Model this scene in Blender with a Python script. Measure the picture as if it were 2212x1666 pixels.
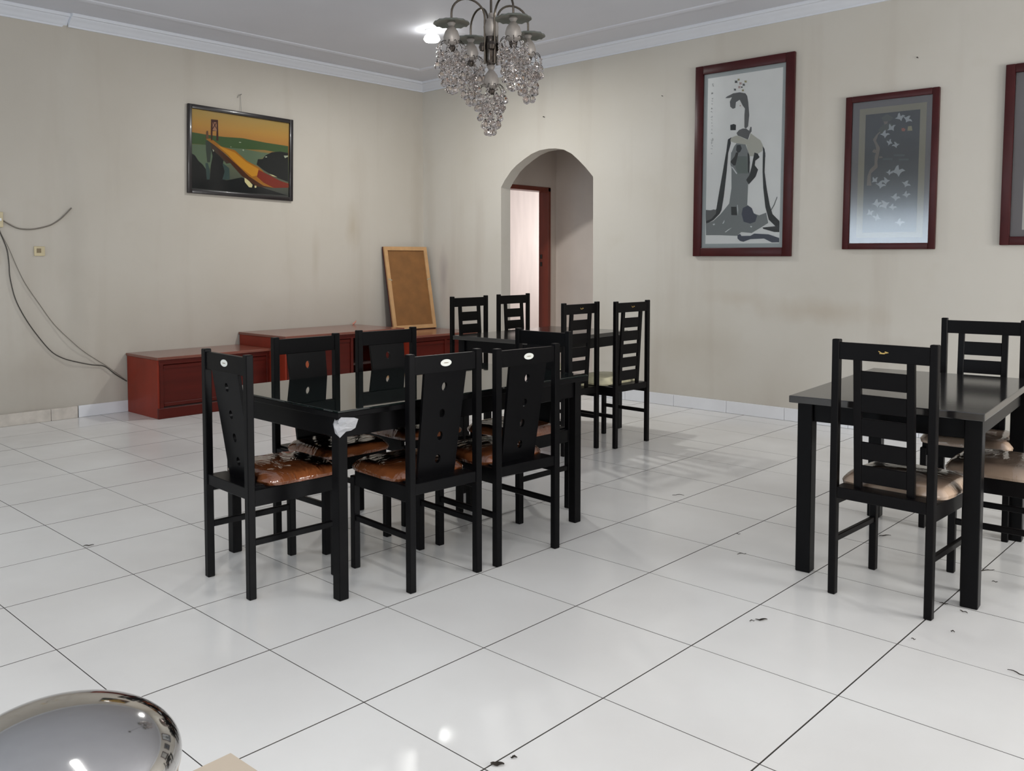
import bpy, bmesh, math, random
from mathutils import Vector, Matrix
PI = math.pi
random.seed(7)
C = bpy.context.scene.collection
scene = bpy.context.scene
for o in list(bpy.data.objects): bpy.data.objects.remove(o)

# ---------------------------------------------------------------- camera
cd = bpy.data.cameras.new('camera')
cam = bpy.data.objects.new('camera', cd); C.objects.link(cam)
fwd = Vector((-0.692121, 0.71986, -0.052633)).normalized()
rgt = Vector((0.720924, 0.693011, -0.001813)).normalized()
up = rgt.cross(fwd).normalized()
m = Matrix((rgt, up, -fwd)).transposed().to_4x4()
m.translation = Vector((7.7555, -7.115, 1.3447))
cam.matrix_world = m
cd.sensor_fit = 'HORIZONTAL'; cd.sensor_width = 36.0
cd.lens = 36.0*1905.118/2212.0
cd.shift_x = 71.15/2212.0
cd.shift_y = -167.8/2212.0
cd.clip_start = 0.02
scene.camera = cam
scene.view_settings.view_transform = 'Standard'
scene.view_settings.look = 'None'
scene.view_settings.gamma = 1.0
scene.view_settings.use_curve_mapping = False
scene.view_settings.exposure = 0.32

# ---------------------------------------------------------------- world and lights
w = bpy.data.worlds.new('world'); scene.world = w; w.use_nodes = True
w.node_tree.nodes['Background'].inputs[0].default_value = (0.62, 0.72, 0.85, 1)
w.node_tree.nodes['Background'].inputs[1].default_value = 0.6

def area(name, loc, direction, sx, sy, power, col):
    l = bpy.data.lights.new(name, 'AREA'); l.shape = 'RECTANGLE'; l.size = sx; l.size_y = sy
    l.energy = power; l.color = col
    o = bpy.data.objects.new(name, l); C.objects.link(o)
    o.location = loc
    o.rotation_euler = Vector(direction).to_track_quat('-Z', 'Y').to_euler()
    return o
RX, BY, HT = 11.0, -10.4, 3.43     # room extents
#EXPO 0.32
area('window_light_back', (1.75, BY+.06, 1.6), (0, 1, -.45), 2.5, 1.3, 50, (.76, .88, 1.0))
area('window_light_back_two', (5.5, BY+.06, 1.6), (0, 1, -.45), 1.7, 1.3, 32, (.78, .89, 1.0))
area('window_light_side', (RX-.06, -7.0, 1.4), (-1, 0, -.35), 3.1, 2.2, 70, (1.0, .99, .97))
area('window_light_side_two', (RX-.06, -2.5, 1.6), (-1, 0, -.35), 2.1, 1.3, 128, (1.0, 1.0, .99))
area('window_light_far_room', (-.2, 4.2, 1.7), (0, -1, 0), 1.3, 1.7, 24, (1.0, .94, .90))
area('ceiling_tube_light', (8.2, -8.6, HT-.08), (0, 0, -1), 1.2, .12, 60, (1.0, 1.0, .98))
area('ceiling_tube_light_two', (6.6, -6.2, HT-.08), (0, 0, -1), 1.2, .12, 18, (1.0, 1.0, .98))
pl = area('ceiling_lamp_light', (1.86, -1.59, HT-.13), (0, 0, -1), .20, .20, 38, (1.0, 1.0, .97)); pl.data.shape = 'DISK'


# ---------------------------------------------------------------- materials
MATS = {}
def nodes(name):
    mt = bpy.data.materials.new(name); mt.use_nodes = True
    nt = mt.node_tree; b = nt.nodes['Principled BSDF']
    MATS[name] = mt
    return mt, nt, b
def sset(b, k, v):
    if k in b.inputs: b.inputs[k].default_value = v
def mat(name, col, rough=0.5, metal=0.0, spec=0.5, coat=0.0, bump=0.0, bscale=40.0, var=0.0, vscale=6.0, trans=0.0, emit=0.0, ior=1.5, coat_rough=0.05, brough=1.0, stretch=(1, 1, 1)):
    mt, nt, b = nodes(name)
    c4 = (col[0], col[1], col[2], 1)
    sset(b, 'Base Color', c4); sset(b, 'Roughness', rough); sset(b, 'Metallic', metal)
    sset(b, 'Specular IOR Level', spec); sset(b, 'Coat Weight', coat); sset(b, 'Coat Roughness', coat_rough)
    sset(b, 'Transmission Weight', trans); sset(b, 'IOR', ior)
    if emit > 0:
        sset(b, 'Emission Color', c4); sset(b, 'Emission Strength', emit)
    L = nt.links.new
    if var > 0 or bump > 0:
        tc = nt.nodes.new('ShaderNodeTexCoord'); mp = nt.nodes.new('ShaderNodeMapping')
        mp.inputs['Scale'].default_value = stretch
        L(tc.outputs['Object'], mp.inputs[0])
    if var > 0:
        n = nt.nodes.new('ShaderNodeTexNoise'); n.inputs['Scale'].default_value = vscale; n.inputs['Detail'].default_value = 5
        L(mp.outputs[0], n.inputs['Vector'])
        r = nt.nodes.new('ShaderNodeValToRGB')
        r.color_ramp.elements[0].position = 0.3; r.color_ramp.elements[1].position = 0.7
        r.color_ramp.elements[0].color = tuple(x*(1-var) for x in col)+(1,)
        r.color_ramp.elements[1].color = tuple(min(1, x*(1+var*.6)) for x in col)+(1,)
        L(n.outputs['Fac'], r.inputs[0]); L(r.outputs[0], b.inputs['Base Color'])
    if bump > 0:
        n2 = nt.nodes.new('ShaderNodeTexNoise'); n2.inputs['Scale'].default_value = bscale; n2.inputs['Detail'].default_value = 3
        L(mp.outputs[0], n2.inputs['Vector'])
        bp = nt.nodes.new('ShaderNodeBump'); bp.inputs['Strength'].default_value = bump; bp.inputs['Distance'].default_value = 0.01
        L(n2.outputs['Fac'], bp.inputs['Height']); L(bp.outputs[0], b.inputs['Normal'])
    return mt

def wall_material(name, base, stain, dirt, streak=0.35, blobs=()):
    """old cream emulsion: blotches, hand marks low down, faint vertical run stains"""
    mt, nt, b = nodes(name); L = nt.links.new
    sset(b, 'Roughness', 0.62); sset(b, 'Specular IOR Level', 0.3)
    tc = nt.nodes.new('ShaderNodeTexCoord')
    def noise(scale, detail, vec):
        mp = nt.nodes.new('ShaderNodeMapping'); mp.inputs['Scale'].default_value = vec
        L(tc.outputs['Object'], mp.inputs[0])
        n = nt.nodes.new('ShaderNodeTexNoise'); n.inputs['Scale'].default_value = scale; n.inputs['Detail'].default_value = detail
        L(mp.outputs[0], n.inputs['Vector']); return n.outputs['Fac']
    def ramp(src, a, c):
        r = nt.nodes.new('ShaderNodeMapRange'); r.inputs['From Min'].default_value = a; r.inputs['From Max'].default_value = c
        L(src, r.inputs['Value']); return r.outputs['Result']
    def mul(x, y):
        q = nt.nodes.new('ShaderNodeMath'); q.operation = 'MULTIPLY'
        if isinstance(x, float): q.inputs[0].default_value = x
        else: L(x, q.inputs[0])
        if isinstance(y, float): q.inputs[1].default_value = y
        else: L(y, q.inputs[1])
        return q.outputs[0]
    def mix(fac, a, c):
        q = nt.nodes.new('ShaderNodeMix'); q.data_type = 'RGBA'
        L(fac, q.inputs[0])
        if isinstance(a, tuple): q.inputs[6].default_value = a+(1,)
        else: L(a, q.inputs[6])
        q.inputs[7].default_value = c+(1,)
        return q.outputs[2]
    s1 = mul(ramp(noise(0.9, 4, (1, 1, 1)), 0.42, 0.75), 0.55)
    s2 = mul(ramp(noise(2.2, 5, (1.6, 1.6, 0.16)), 0.56, 0.8), streak)
    s3 = mul(ramp(noise(3.5, 6, (1, 1, 1)), 0.60, 0.78), 0.35)
    sep = nt.nodes.new('ShaderNodeSeparateXYZ'); L(tc.outputs['Object'], sep.inputs[0])
    low = ramp(sep.outputs['Z'], 1.3, 0.1)
    s4 = mul(mul(ramp(noise(1.3, 5, (1, 1, .6)), 0.45, 0.75), low), 0.45)
    c = mix(s1, base, stain); c = mix(s2, c, dirt); c = mix(s3, c, stain); c = mix(s4, c, dirt)
    for (cx, cy, cz), (rx, ry, rz), amt, colr in blobs:
        mp = nt.nodes.new('ShaderNodeMapping'); mp.vector_type = 'POINT'
        mp.inputs['Location'].default_value = (-cx/rx, -cy/ry, -cz/rz); mp.inputs['Scale'].default_value = (1/rx, 1/ry, 1/rz)
        L(tc.outputs['Object'], mp.inputs[0])
        ln = nt.nodes.new('ShaderNodeVectorMath'); ln.operation = 'LENGTH'; L(mp.outputs[0], ln.inputs[0])
        ad = nt.nodes.new('ShaderNodeMath'); ad.operation = 'MULTIPLY_ADD'; ad.inputs[1].default_value = 1.4; L(noise(5.0, 5, (1, 1, .5)), ad.inputs[0]); L(ln.outputs['Value'], ad.inputs[2])
        c = mix(mul(ramp(ad.outputs[0], 1.65, .75), amt), c, colr)
    L(c, b.inputs['Base Color'])
    n = nt.nodes.new('ShaderNodeTexNoise'); n.inputs['Scale'].default_value = 3.0; n.inputs['Detail'].default_value = 4
    L(tc.outputs['Object'], n.inputs['Vector'])
    bp = nt.nodes.new('ShaderNodeBump'); bp.inputs['Strength'].default_value = 0.12; bp.inputs['Distance'].default_value = 0.03
    L(n.outputs['Fac'], bp.inputs['Height']); L(bp.outputs[0], b.inputs['Normal'])
    return mt

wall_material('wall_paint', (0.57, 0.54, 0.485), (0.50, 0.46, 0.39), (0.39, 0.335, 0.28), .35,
 [((.34, 0, 1.15), (.10, 1, .42), .55, (.33, .29, .29)), ((4.75, 0, .93), (.75, 1, .13), .45, (.42, .35, .27)), ((5.45, 0, .62), (.35, 1, .16), .3, (.42, .36, .28)), ((4.1, 0, 1.02), (.4, 1, .09), .35, (.44, .37, .29)), ((.12, 0, 1.8), (.12, 1, 1.2), .25, (.42, .37, .31))])  # last blob: room-corner shade painted into the wall colour
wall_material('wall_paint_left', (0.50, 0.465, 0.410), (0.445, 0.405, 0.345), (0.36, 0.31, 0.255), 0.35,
 [((0, -1.05, 1.72), (1, .12, .35), .45, (.36, .29, .20)), ((0, -1.55, 1.35), (1, .07, .4), .35, (.36, .30, .23)), ((0, -4.05, 1.3), (1, .16, 1.0), .30, (.34, .30, .25)), ((0, -4.3, .42), (1, .5, .22), .3, (.36, .31, .26)), ((0, -2.7, 1.9), (1, .5, .2), .2, (.40, .34, .27)), ((0, -.10, 1.9), (1, .12, 1.3), .35, (.36, .31, .25))])  # tall blobs at the step and the room corner: shade painted into the colour
mat('corridor_paint', (0.74, 0.65, 0.58), 0.6, var=.06, vscale=2)
mat('pink_white_paint', (0.84, 0.76, 0.72), 0.6, var=.09, vscale=2.2, stretch=(3, 3, .5))
mat('ceiling_paint', (0.60, 0.61, 0.66), 0.7, var=.03, vscale=1.5)
mat('cornice_plaster', (0.66, 0.68, 0.73), 0.6)
mat('grout', (0.12, 0.11, 0.10), 0.9)
def tile_material():
    mt, nt, b = nodes('floor_tile'); L = nt.links.new
    tc = nt.nodes.new('ShaderNodeTexCoord')
    n = nt.nodes.new('ShaderNodeTexNoise'); n.inputs['Scale'].default_value = 1.1; n.inputs['Detail'].default_value = 6
    L(tc.outputs['Object'], n.inputs['Vector'])
    r = nt.nodes.new('ShaderNodeValToRGB')
    r.color_ramp.elements[0].position = .35; r.color_ramp.elements[0].color = (0.70, 0.685, 0.665, 1)
    r.color_ramp.elements[1].position = .65; r.color_ramp.elements[1].color = (0.78, 0.77, 0.75, 1)
    L(n.outputs['Fac'], r.inputs[0]); L(r.outputs[0], b.inputs['Base Color'])
    n2 = nt.nodes.new('ShaderNodeTexNoise'); n2.inputs['Scale'].default_value = 2.3; n2.inputs['Detail'].default_value = 5
    L(tc.outputs['Object'], n2.inputs['Vector'])
    mr = nt.nodes.new('ShaderNodeMapRange'); mr.inputs['From Min'].default_value = .35; mr.inputs['From Max'].default_value = .7
    mr.inputs['To Min'].default_value = .15; mr.inputs['To Max'].default_value = .27
    L(n2.outputs['Fac'], mr.inputs['Value']); L(mr.outputs[0], b.inputs['Roughness'])
    n3 = nt.nodes.new('ShaderNodeTexNoise'); n3.inputs['Scale'].default_value = 4.0; n3.inputs['Detail'].default_value = 2
    L(tc.outputs['Object'], n3.inputs['Vector'])
    bp = nt.nodes.new('ShaderNodeBump'); bp.inputs['Strength'].default_value = 0.05; bp.inputs['Distance'].default_value = 0.01
    L(n3.outputs['Fac'], bp.inputs['Height']); L(bp.outputs[0], b.inputs['Normal'])
    sset(b, 'Specular IOR Level', .42)
tile_material()
mat('skirting_tile', (0.76, 0.77, 0.80), 0.15, var=.03)
mat('skirting_painted', (0.60, 0.55, 0.49), 0.55, var=.18, vscale=9)
mat('black_lacquer', (0.0030, 0.0029, 0.0034), 0.32, spec=.10)
mat('black_ladder', (0.0036, 0.0030, 0.0032), 0.36, spec=.10)
mat('table_glass', (0.006, 0.010, 0.009), 0.025, spec=.7)
mat('table_satin', (0.010, 0.009, 0.009), 0.13, spec=1.0, bump=.015, bscale=30)
mat('table_wood', (0.0032, 0.0030, 0.0034), 0.34, spec=.10)
mat('brown_vinyl', (0.32, 0.105, 0.034), 0.28, spec=.5, bump=.12, bscale=14, var=.15, vscale=9)
mat('beige_vinyl', (0.62, 0.47, 0.355), 0.26, bump=.10, bscale=12, var=.08, vscale=8)
mat('cream_vinyl', (0.80, 0.74, 0.50), 0.35, bump=.15, bscale=20, var=.15, vscale=26)
def wrap_material(name, amt, bs=.55):
    mt = bpy.data.materials.new(name); mt.use_nodes = True; MATS[name] = mt
    nt = mt.node_tree; nt.nodes.clear(); L = nt.links.new
    out = nt.nodes.new('ShaderNodeOutputMaterial')
    tr = nt.nodes.new('ShaderNodeBsdfTransparent'); gl = nt.nodes.new('ShaderNodeBsdfGlossy'); gl.inputs['Roughness'].default_value = .06
    gl.inputs['Color'].default_value = (.95, .95, .95, 1)
    tc = nt.nodes.new('ShaderNodeTexCoord'); n = nt.nodes.new('ShaderNodeTexNoise')
    mp = nt.nodes.new('ShaderNodeMapping'); mp.inputs['Scale'].default_value = (1, 2.2, 1); mp.inputs['Rotation'].default_value = (0, 0, .6)
    L(tc.outputs['Object'], mp.inputs[0]); L(mp.outputs[0], n.inputs['Vector'])
    n.inputs['Scale'].default_value = 9; n.inputs['Detail'].default_value = 3; n.inputs['Distortion'].default_value = 1.2
    bp = nt.nodes.new('ShaderNodeBump'); bp.inputs['Strength'].default_value = bs; bp.inputs['Distance'].default_value = .012
    L(n.outputs['Fac'], bp.inputs['Height']); L(bp.outputs[0], gl.inputs['Normal'])
    lw = nt.nodes.new('ShaderNodeFresnel'); lw.inputs['IOR'].default_value = 1.5; L(bp.outputs[0], lw.inputs['Normal'])
    mu = nt.nodes.new('ShaderNodeMath'); mu.operation = 'MULTIPLY_ADD'; mu.inputs[1].default_value = 1.0; mu.inputs[2].default_value = amt
    L(lw.outputs[0], mu.inputs[0])
    mx = nt.nodes.new('ShaderNodeMixShader'); L(mu.outputs[0], mx.inputs[0]); L(tr.outputs[0], mx.inputs[1]); L(gl.outputs[0], mx.inputs[2])
    L(mx.outputs[0], out.inputs[0])
wrap_material('clear_film', 0.06)
wrap_material('smooth_film', 0.03, .22)
def glass_pane(name, rough=.03, ior=1.5):
    mt = bpy.data.materials.new(name); mt.use_nodes = True; MATS[name] = mt
    nt = mt.node_tree; nt.nodes.clear(); L = nt.links.new
    out = nt.nodes.new('ShaderNodeOutputMaterial')
    tr = nt.nodes.new('ShaderNodeBsdfTransparent'); gl = nt.nodes.new('ShaderNodeBsdfGlossy'); gl.inputs['Roughness'].default_value = rough
    fr = nt.nodes.new('ShaderNodeFresnel'); fr.inputs['IOR'].default_value = ior
    mx = nt.nodes.new('ShaderNodeMixShader'); L(fr.outputs[0], mx.inputs[0]); L(tr.outputs[0], mx.inputs[1]); L(gl.outputs[0], mx.inputs[2])
    L(mx.outputs[0], out.inputs[0])
glass_pane('picture_glass', .03, 1.25)
glass_pane('picture_glass_soft', .14, 1.75)
glass_pane('poster_glass', .08, 1.28)
mat('torn_film', (0.70, 0.70, 0.72), 0.25, spec=.6, bump=.5, bscale=30)
mat('sticker', (0.72, 0.73, 0.68), 0.5)
mat('gold_foil', (0.62, 0.42, 0.14), 0.3, metal=.8)
mat('red_wood', (0.080, 0.0085, 0.005), 0.36, spec=.2, var=.22, vscale=5, stretch=(1, .25, 3))
mat('red_wood_side', (0.22, 0.026, 0.012), 0.42, spec=.2, var=.2, vscale=4, stretch=(1, 1, .4))  # lighter copy of red_wood: the side's stronger light is put into the colour
mat('red_wood_top', (0.19, 0.065, 0.045), 0.16, spec=.6, var=.15, vscale=3, stretch=(3, .4, 1))
mat('orange_door', (0.36, 0.075, 0.022), 0.35, var=.1)  # orange-lit strip of the cabinet front, its light put into the colour
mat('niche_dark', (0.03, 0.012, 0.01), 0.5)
mat('mahogany_frame', (0.052, 0.0075, 0.008), 0.36, spec=.3, var=.15, vscale=8)
mat('black_frame', (0.012, 0.009, 0.010), 0.3, coat=.2)
mat('door_frame_wood', (0.20, 0.035, 0.018), 0.35, var=.15, vscale=4, stretch=(4, 4, .5))
mat('pine_batten', (0.50, 0.29, 0.13), 0.5, var=.14, vscale=10, stretch=(1, 1, .3))
mat('hardboard', (0.22, 0.095, 0.025), 0.5, var=.18, vscale=7)
mat('silver_mat', (0.42, 0.46, 0.46), 0.45)
mat('rice_paper', (0.88, 0.89, 0.87), 0.7, var=.03)
mat('grey_mat', (0.20, 0.185, 0.19), 0.6)
mat('gold_mat', (0.36, 0.33, 0.23), 0.6)
mat('plain_paper', (0.62, 0.61, 0.56), 0.7)
mat('brass', (0.10, 0.085, 0.07), 0.30, metal=1.0)
mat('dark_brass', (0.10, 0.085, 0.075), 0.25, metal=1.0)
mat('dish_metal', (0.17, 0.18, 0.155), 0.4, metal=.5)
mat('frosted_glass', (0.40, 0.36, 0.33), 0.45, trans=.45, var=.2, vscale=30)
mat('crystal', (0.80, 0.76, 0.74), 0.03, trans=1.0, ior=1.48)
mat('steel', (0.58, 0.57, 0.56), 0.07, metal=1.0, bump=.02, bscale=6)
mat('steel_body', (0.5, 0.5, 0.5), 0.25, metal=1.0)
mat('card', (0.50, 0.42, 0.33), 0.7, var=.06)
mat('cable_black', (0.03, 0.025, 0.02), 0.5)
mat('cable_grey', (0.17, 0.15, 0.125), 0.6)
mat('socket_plastic', (0.52, 0.44, 0.27), 0.4, var=.1)
mat('socket_dark', (0.20, 0.15, 0.08), 0.5)
mat('socket_red', (0.45, 0.08, 0.05), 0.5)
mat('pink_plastic', (0.50, 0.20, 0.14), 0.4)
mat('leaf_dry', (0.06, 0.05, 0.04), 0.8)
mat('wire', (0.35, 0.34, 0.32), 0.4, metal=.8)
mat('lock_metal', (0.05, 0.04, 0.035), 0.4, metal=.7)
mat('white_plastic', (0.75, 0.75, 0.74), 0.4)
mat('lamp_glow', (1.0, 1.0, 0.97), 0.4, emit=14)
mat('window_frame', (0.5, 0.5, 0.5), 0.4)
# print inks
INKS = {'ink1': (.065, .07, .072), 'ink2': (.17, .175, .175), 'ink3': (.26, .28, .28), 'ink4': (.19, .22, .21), 'inkb': (.10, .11, .14),
 'cream': (.55, .55, .48), 'white': (.72, .74, .75), 'pink': (.55, .42, .40), 'ochre': (.42, .38, .22), 'bark': (.26, .22, .18), 'pine': (.09, .10, .085),
 'water': (.11, .13, .14), 'sun': (.50, .16, .11), 'bird': (.52, .56, .58), 'hill': (.045, .085, .028), 'sea': (.10, .14, .085), 'dark': (.008, .009, .009),
 'teal': (.035, .06, .055), 'steel': (.035, .045, .035), 'steel2': (.05, .03, .02), 'gold': (.30, .12, .012), 'amber': (.48, .22, .018), 'red': (.17, .018, .007),
 'brown': (.06, .02, .008), 'tower': (.05, .015, .01), 'tower2': (.12, .06, .03), 'sky2': (.32, .16, .09), 'lamp': (.55, .50, .26), 'lamp2': (.35, .38, .28)}
for k, v in INKS.items(): mat('print_'+k, v, .75 if k != 'x' else .5, spec=.2)
def grad_mat(name, stops, axis='Z', rough=.7):
    mt, nt, b = nodes(name); L = nt.links.new
    tc = nt.nodes.new('ShaderNodeTexCoord'); sep = nt.nodes.new('ShaderNodeSeparateXYZ'); L(tc.outputs['Generated'], sep.inputs[0])
    r = nt.nodes.new('ShaderNodeValToRGB')
    while len(r.color_ramp.elements) < len(stops): r.color_ramp.elements.new(.5)
    for e, (p_, c_) in zip(r.color_ramp.elements, stops): e.position = p_; e.color = c_+(1,)
    L(sep.outputs[axis], r.inputs[0]); L(r.outputs[0], b.inputs['Base Color']); sset(b, 'Roughness', rough)
grad_mat('print_dusk_sky', [(0, (.02, .02, .02)), (.45, (.10, .12, .06)), (.55, (.16, .13, .03)), (.63, (.36, .13, .012)), (.8, (.42, .22, .03)), (1, (.36, .25, .06))])
grad_mat('print_night_silk', [(0, (.075, .09, .105)), (.5, (.05, .06, .07)), (1, (.026, .034, .040))])  # lighter towards the bottom: window glare painted into the silk

# ---------------------------------------------------------------- mesh helpers
def BM(): return bmesh.new()
def box(bm, c, s, R_=None, bev=0.0, seg=1):
    """box of size s centred on c, optional rotation matrix and bevel"""
    t = bmesh.new(); bmesh.ops.create_cube(t, size=1.0)
    for v in t.verts: v.co = Vector((v.co.x*s[0], v.co.y*s[1], v.co.z*s[2]))
    if bev > 0: bmesh.ops.bevel(t, geom=t.edges[:], offset=bev, segments=seg, profile=.5, affect='EDGES')
    M_ = Matrix.Translation(Vector(c))
    if R_ is not None: M_ = M_ @ R_.to_4x4()
    t.transform(M_); merge(bm, t)
def merge(bm, t):
    me = bpy.data.meshes.new('tmp'); t.to_mesh(me); t.free(); bm.from_mesh(me); bpy.data.meshes.remove(me)
def tube(bm, pts, r, n=8, cap=True):
    """tube of radius r (or list) through pts"""
    pts = [Vector(p) for p in pts]; rings = []
    prev = None
    for i, p in enumerate(pts):
        d = (pts[min(i+1, len(pts)-1)]-pts[max(i-1, 0)]).normalized()
        if prev is None:
            a = d.orthogonal().normalized()
        else:
            a = (prev-d*prev.dot(d)).normalized()
        prev = a; b_ = d.cross(a); rr = r[i] if isinstance(r, (list, tuple)) else r
        rings.append([bm.verts.new(p+(a*math.cos(2*PI*k/n)+b_*math.sin(2*PI*k/n))*rr) for k in range(n)])
    for i in range(len(rings)-1):
        for k in range(n):
            bm.faces.new((rings[i][k], rings[i][(k+1) % n], rings[i+1][(k+1) % n], rings[i+1][k]))
    if cap:
        bm.faces.new(rings[0][::-1]); bm.faces.new(rings[-1])
def lathe(bm, prof, n=24, c=(0, 0, 0)):
    c = Vector(c); rings = []
    for r, z in prof:
        if r < 1e-5: rings.append([bm.verts.new(c+Vector((0, 0, z)))])
        else: rings.append([bm.verts.new(c+Vector((r*math.cos(2*PI*k/n), r*math.sin(2*PI*k/n), z))) for k in range(n)])
    for a, b_ in zip(rings[:-1], rings[1:]):
        for k in range(n):
            q = [a[k % len(a)], a[(k+1) % len(a)], b_[(k+1) % len(b_)], b_[k % len(b_)]]
            u = []
            for v in q:
                if v not in u: u.append(v)
            if len(u) > 2:
                try: bm.faces.new(u)
                except ValueError: pass
def plate(outer, holes, thick, place):
    """flat plate with holes; 2D loops (u,v); place(u,v,t) gives the 3-D point, t=0 front, t=thick back"""
    bm = BM(); edges = []
    for loop in [outer]+holes:
        vs = [bm.verts.new((p[0], p[1], 0)) for p in loop]
        edges += [bm.edges.new((vs[i], vs[(i+1) % len(vs)])) for i in range(len(vs))]
    bmesh.ops.triangle_fill(bm, use_beauty=True, edges=edges, normal=(0, 0, 1))
    r = bmesh.ops.extrude_face_region(bm, geom=bm.faces[:])
    for e in r['geom']:
        if isinstance(e, bmesh.types.BMVert): e.co.z = thick
    for v in bm.verts: v.co = Vector(place(v.co.x, v.co.y, v.co.z))
    bmesh.ops.recalc_face_normals(bm, faces=bm.faces[:])
    return bm
def ellipse(cx, cy, a, b_, n=14): return [(cx+a*math.cos(2*PI*k/n), cy+b_*math.sin(2*PI*k/n)) for k in range(n)]
def obj(name, bm, mt, parent=None, loc=None, rz=None, smooth=False, fix=True):
    if fix: bmesh.ops.recalc_face_normals(bm, faces=bm.faces[:])
    me = bpy.data.meshes.new(name); bm.to_mesh(me); bm.free()
    for q in (mt if isinstance(mt, (list, tuple)) else [mt]): me.materials.append(MATS[q])
    if smooth:
        for pl in me.polygons: pl.use_smooth = True
        try: me.set_sharp_from_angle(angle=math.radians(35))
        except Exception: pass
    o = bpy.data.objects.new(name, me); C.objects.link(o)
    if parent: o.parent = parent
    if loc: o.location = loc
    if rz is not None: o.rotation_euler.z = rz
    return o
def thing(name, label, cat, loc=(0, 0, 0), rz=0, group=None):
    o = bpy.data.objects.new(name, None); C.objects.link(o); o.empty_display_size = .1
    o.location = loc; o.rotation_euler = (0, 0, rz)
    o['label'] = label; o['category'] = cat
    if group: o['group'] = group
    return o
def tag(o, label, cat, group=None):
    o['label'] = label; o['category'] = cat
    if group: o['group'] = group
    return o
def struct(o): o['kind'] = 'structure'; return o
def copy_tree(o, parent=None):
    c = o.copy(); C.objects.link(c)
    if parent: c.parent = parent
    for ch in list(o.children): copy_tree(ch, c)
    return c

# ---------------------------------------------------------------- the room shell
T_ = 0.52; GA = 0.0063357
GC = (-4.14407, 5.42448)
def g2w(x, y):
    dx, dy = x-GC[0], y-GC[1]; c, s = math.cos(GA), math.sin(GA)
    return (dx*c+dy*s, -dx*s+dy*c)
al = {0: -.006, 1: .522, 2: 1.04, 3: 1.553, 4: 2.067, 5: 2.61}
bl = {0: -.02, 1: .513, 2: 1.048, 3: 1.570, 4: 2.080, 5: 2.593}
def aline(i): return al[i] if i in al else (i*T_+(.010 if i > 5 else 0))
def bline(i): return bl[i] if i in bl else (i*.5205)
bm = BM(); box(bm, (RX/2, BY/2, -.06), (RX+.4, -BY+.4, .10))
floor = struct(obj('floor', bm, 'grout'))
def clip(poly, f):
    out = []
    for i in range(len(poly)):
        a, b_ = poly[i], poly[(i+1) % len(poly)]; fa, fb = f(a), f(b_)
        if fa >= 0: out.append(a)
        if (fa >= 0) != (fb >= 0):
            t = fa/(fa-fb); out.append((a[0]+t*(b_[0]-a[0]), a[1]+t*(b_[1]-a[1])))
    return out
camxy = Vector((7.755, -7.115)); f2 = Vector((-.695, .72)).normalized(); r2 = Vector((.72, .695)).normalized()
far_bm = BM(); rnd = random.Random(4); ntile = 0
def prism(bm, poly, z0, z1, inset):
    cx = sum(p[0] for p in poly)/len(poly); cy = sum(p[1] for p in poly)/len(poly)
    lo = [bm.verts.new((p[0], p[1], z0)) for p in poly]; mi = [bm.verts.new((p[0], p[1], z1-.001)) for p in poly]
    hi = []
    for p in poly:
        d = math.hypot(p[0]-cx, p[1]-cy); k = 1-inset/max(d, .01)
        hi.append(bm.verts.new((cx+(p[0]-cx)*k, cy+(p[1]-cy)*k, z1)))
    n = len(poly)
    for A_, B_ in ((lo, mi), (mi, hi)):
        for i in range(n):
            f = bm.faces.new((A_[i], A_[(i+1) % n], B_[(i+1) % n], B_[i])); f.material_index = 1
    bm.faces.new(hi)
cands = []
for i in range(-10, 12):
    for j in range(-9, 16):
        g = .0014
        x0, x1, y0, y1 = bline(j)+g*1.5, bline(j+1)-g*1.5, aline(i)+g, aline(i+1)-g
        poly = [g2w(x0, y0), g2w(x1, y0), g2w(x1, y1), g2w(x0, y1)]
        for f in (lambda p: p[0]-.001, lambda p: RX-p[0], lambda p: -p[1]-.001, lambda p: p[1]-BY):
            if len(poly) > 2: poly = clip(poly, f)
        if len(poly) < 3: continue
        cx = sum(p[0] for p in poly)/len(poly); cy = sum(p[1] for p in poly)/len(poly)
        d = Vector((cx, cy))-camxy; z = d.dot(f2); x = d.dot(r2)
        vis = z > 1.1 and -.70*z-.5 < x < .66*z+.5
        cands.append((vis, z, poly))
vis = sorted([c for c in cands if c[0]], key=lambda c: c[1])
for c in vis[:295]:
    b_ = BM(); prism(b_, c[2], -.009, rnd.uniform(-.0002, .0002), .0005)
    obj('floor_tile', b_, ['floor_tile', 'grout'], floor, fix=False)
for c in vis[295:]+[c for c in cands if not c[0]]: prism(far_bm, c[2], -.009, 0, .003)
o = obj('floor_tile', far_bm, ['floor_tile', 'grout'], floor, fix=False); o['kind'] = 'stuff'

bm = BM(); box(bm, (RX/2, BY/2, HT+.05), (RX+.4, -BY+.4, .10)); struct(obj('ceiling', bm, 'ceiling_paint'))

# arch wall (far wall): plate in the x-z plane with the arched opening
ARCH = [(1.250, 0.0), (1.250, .96), (1.249, 2.147), (1.301, 2.218), (1.395, 2.315), (1.470, 2.368), (1.586, 2.429), (1.684, 2.472),
        (1.790, 2.499), (1.914, 2.506), (2.006, 2.500), (2.114, 2.478), (2.215, 2.428), (2.303, 2.357), (2.391, 2.277), (2.484, 2.179), (2.488, 1.18), (2.488, 0)]
outer = [(-.15, -.10)]+[(1.250, -.10)]+ARCH+[(2.488, -.10), (RX+.15, -.10), (RX+.15, HT+.02), (-.15, HT+.02)]
bm = plate(outer, [], .15, lambda u, v, t: (u, t, v)); struct(obj('wall_right', bm, 'wall_paint'))
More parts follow.
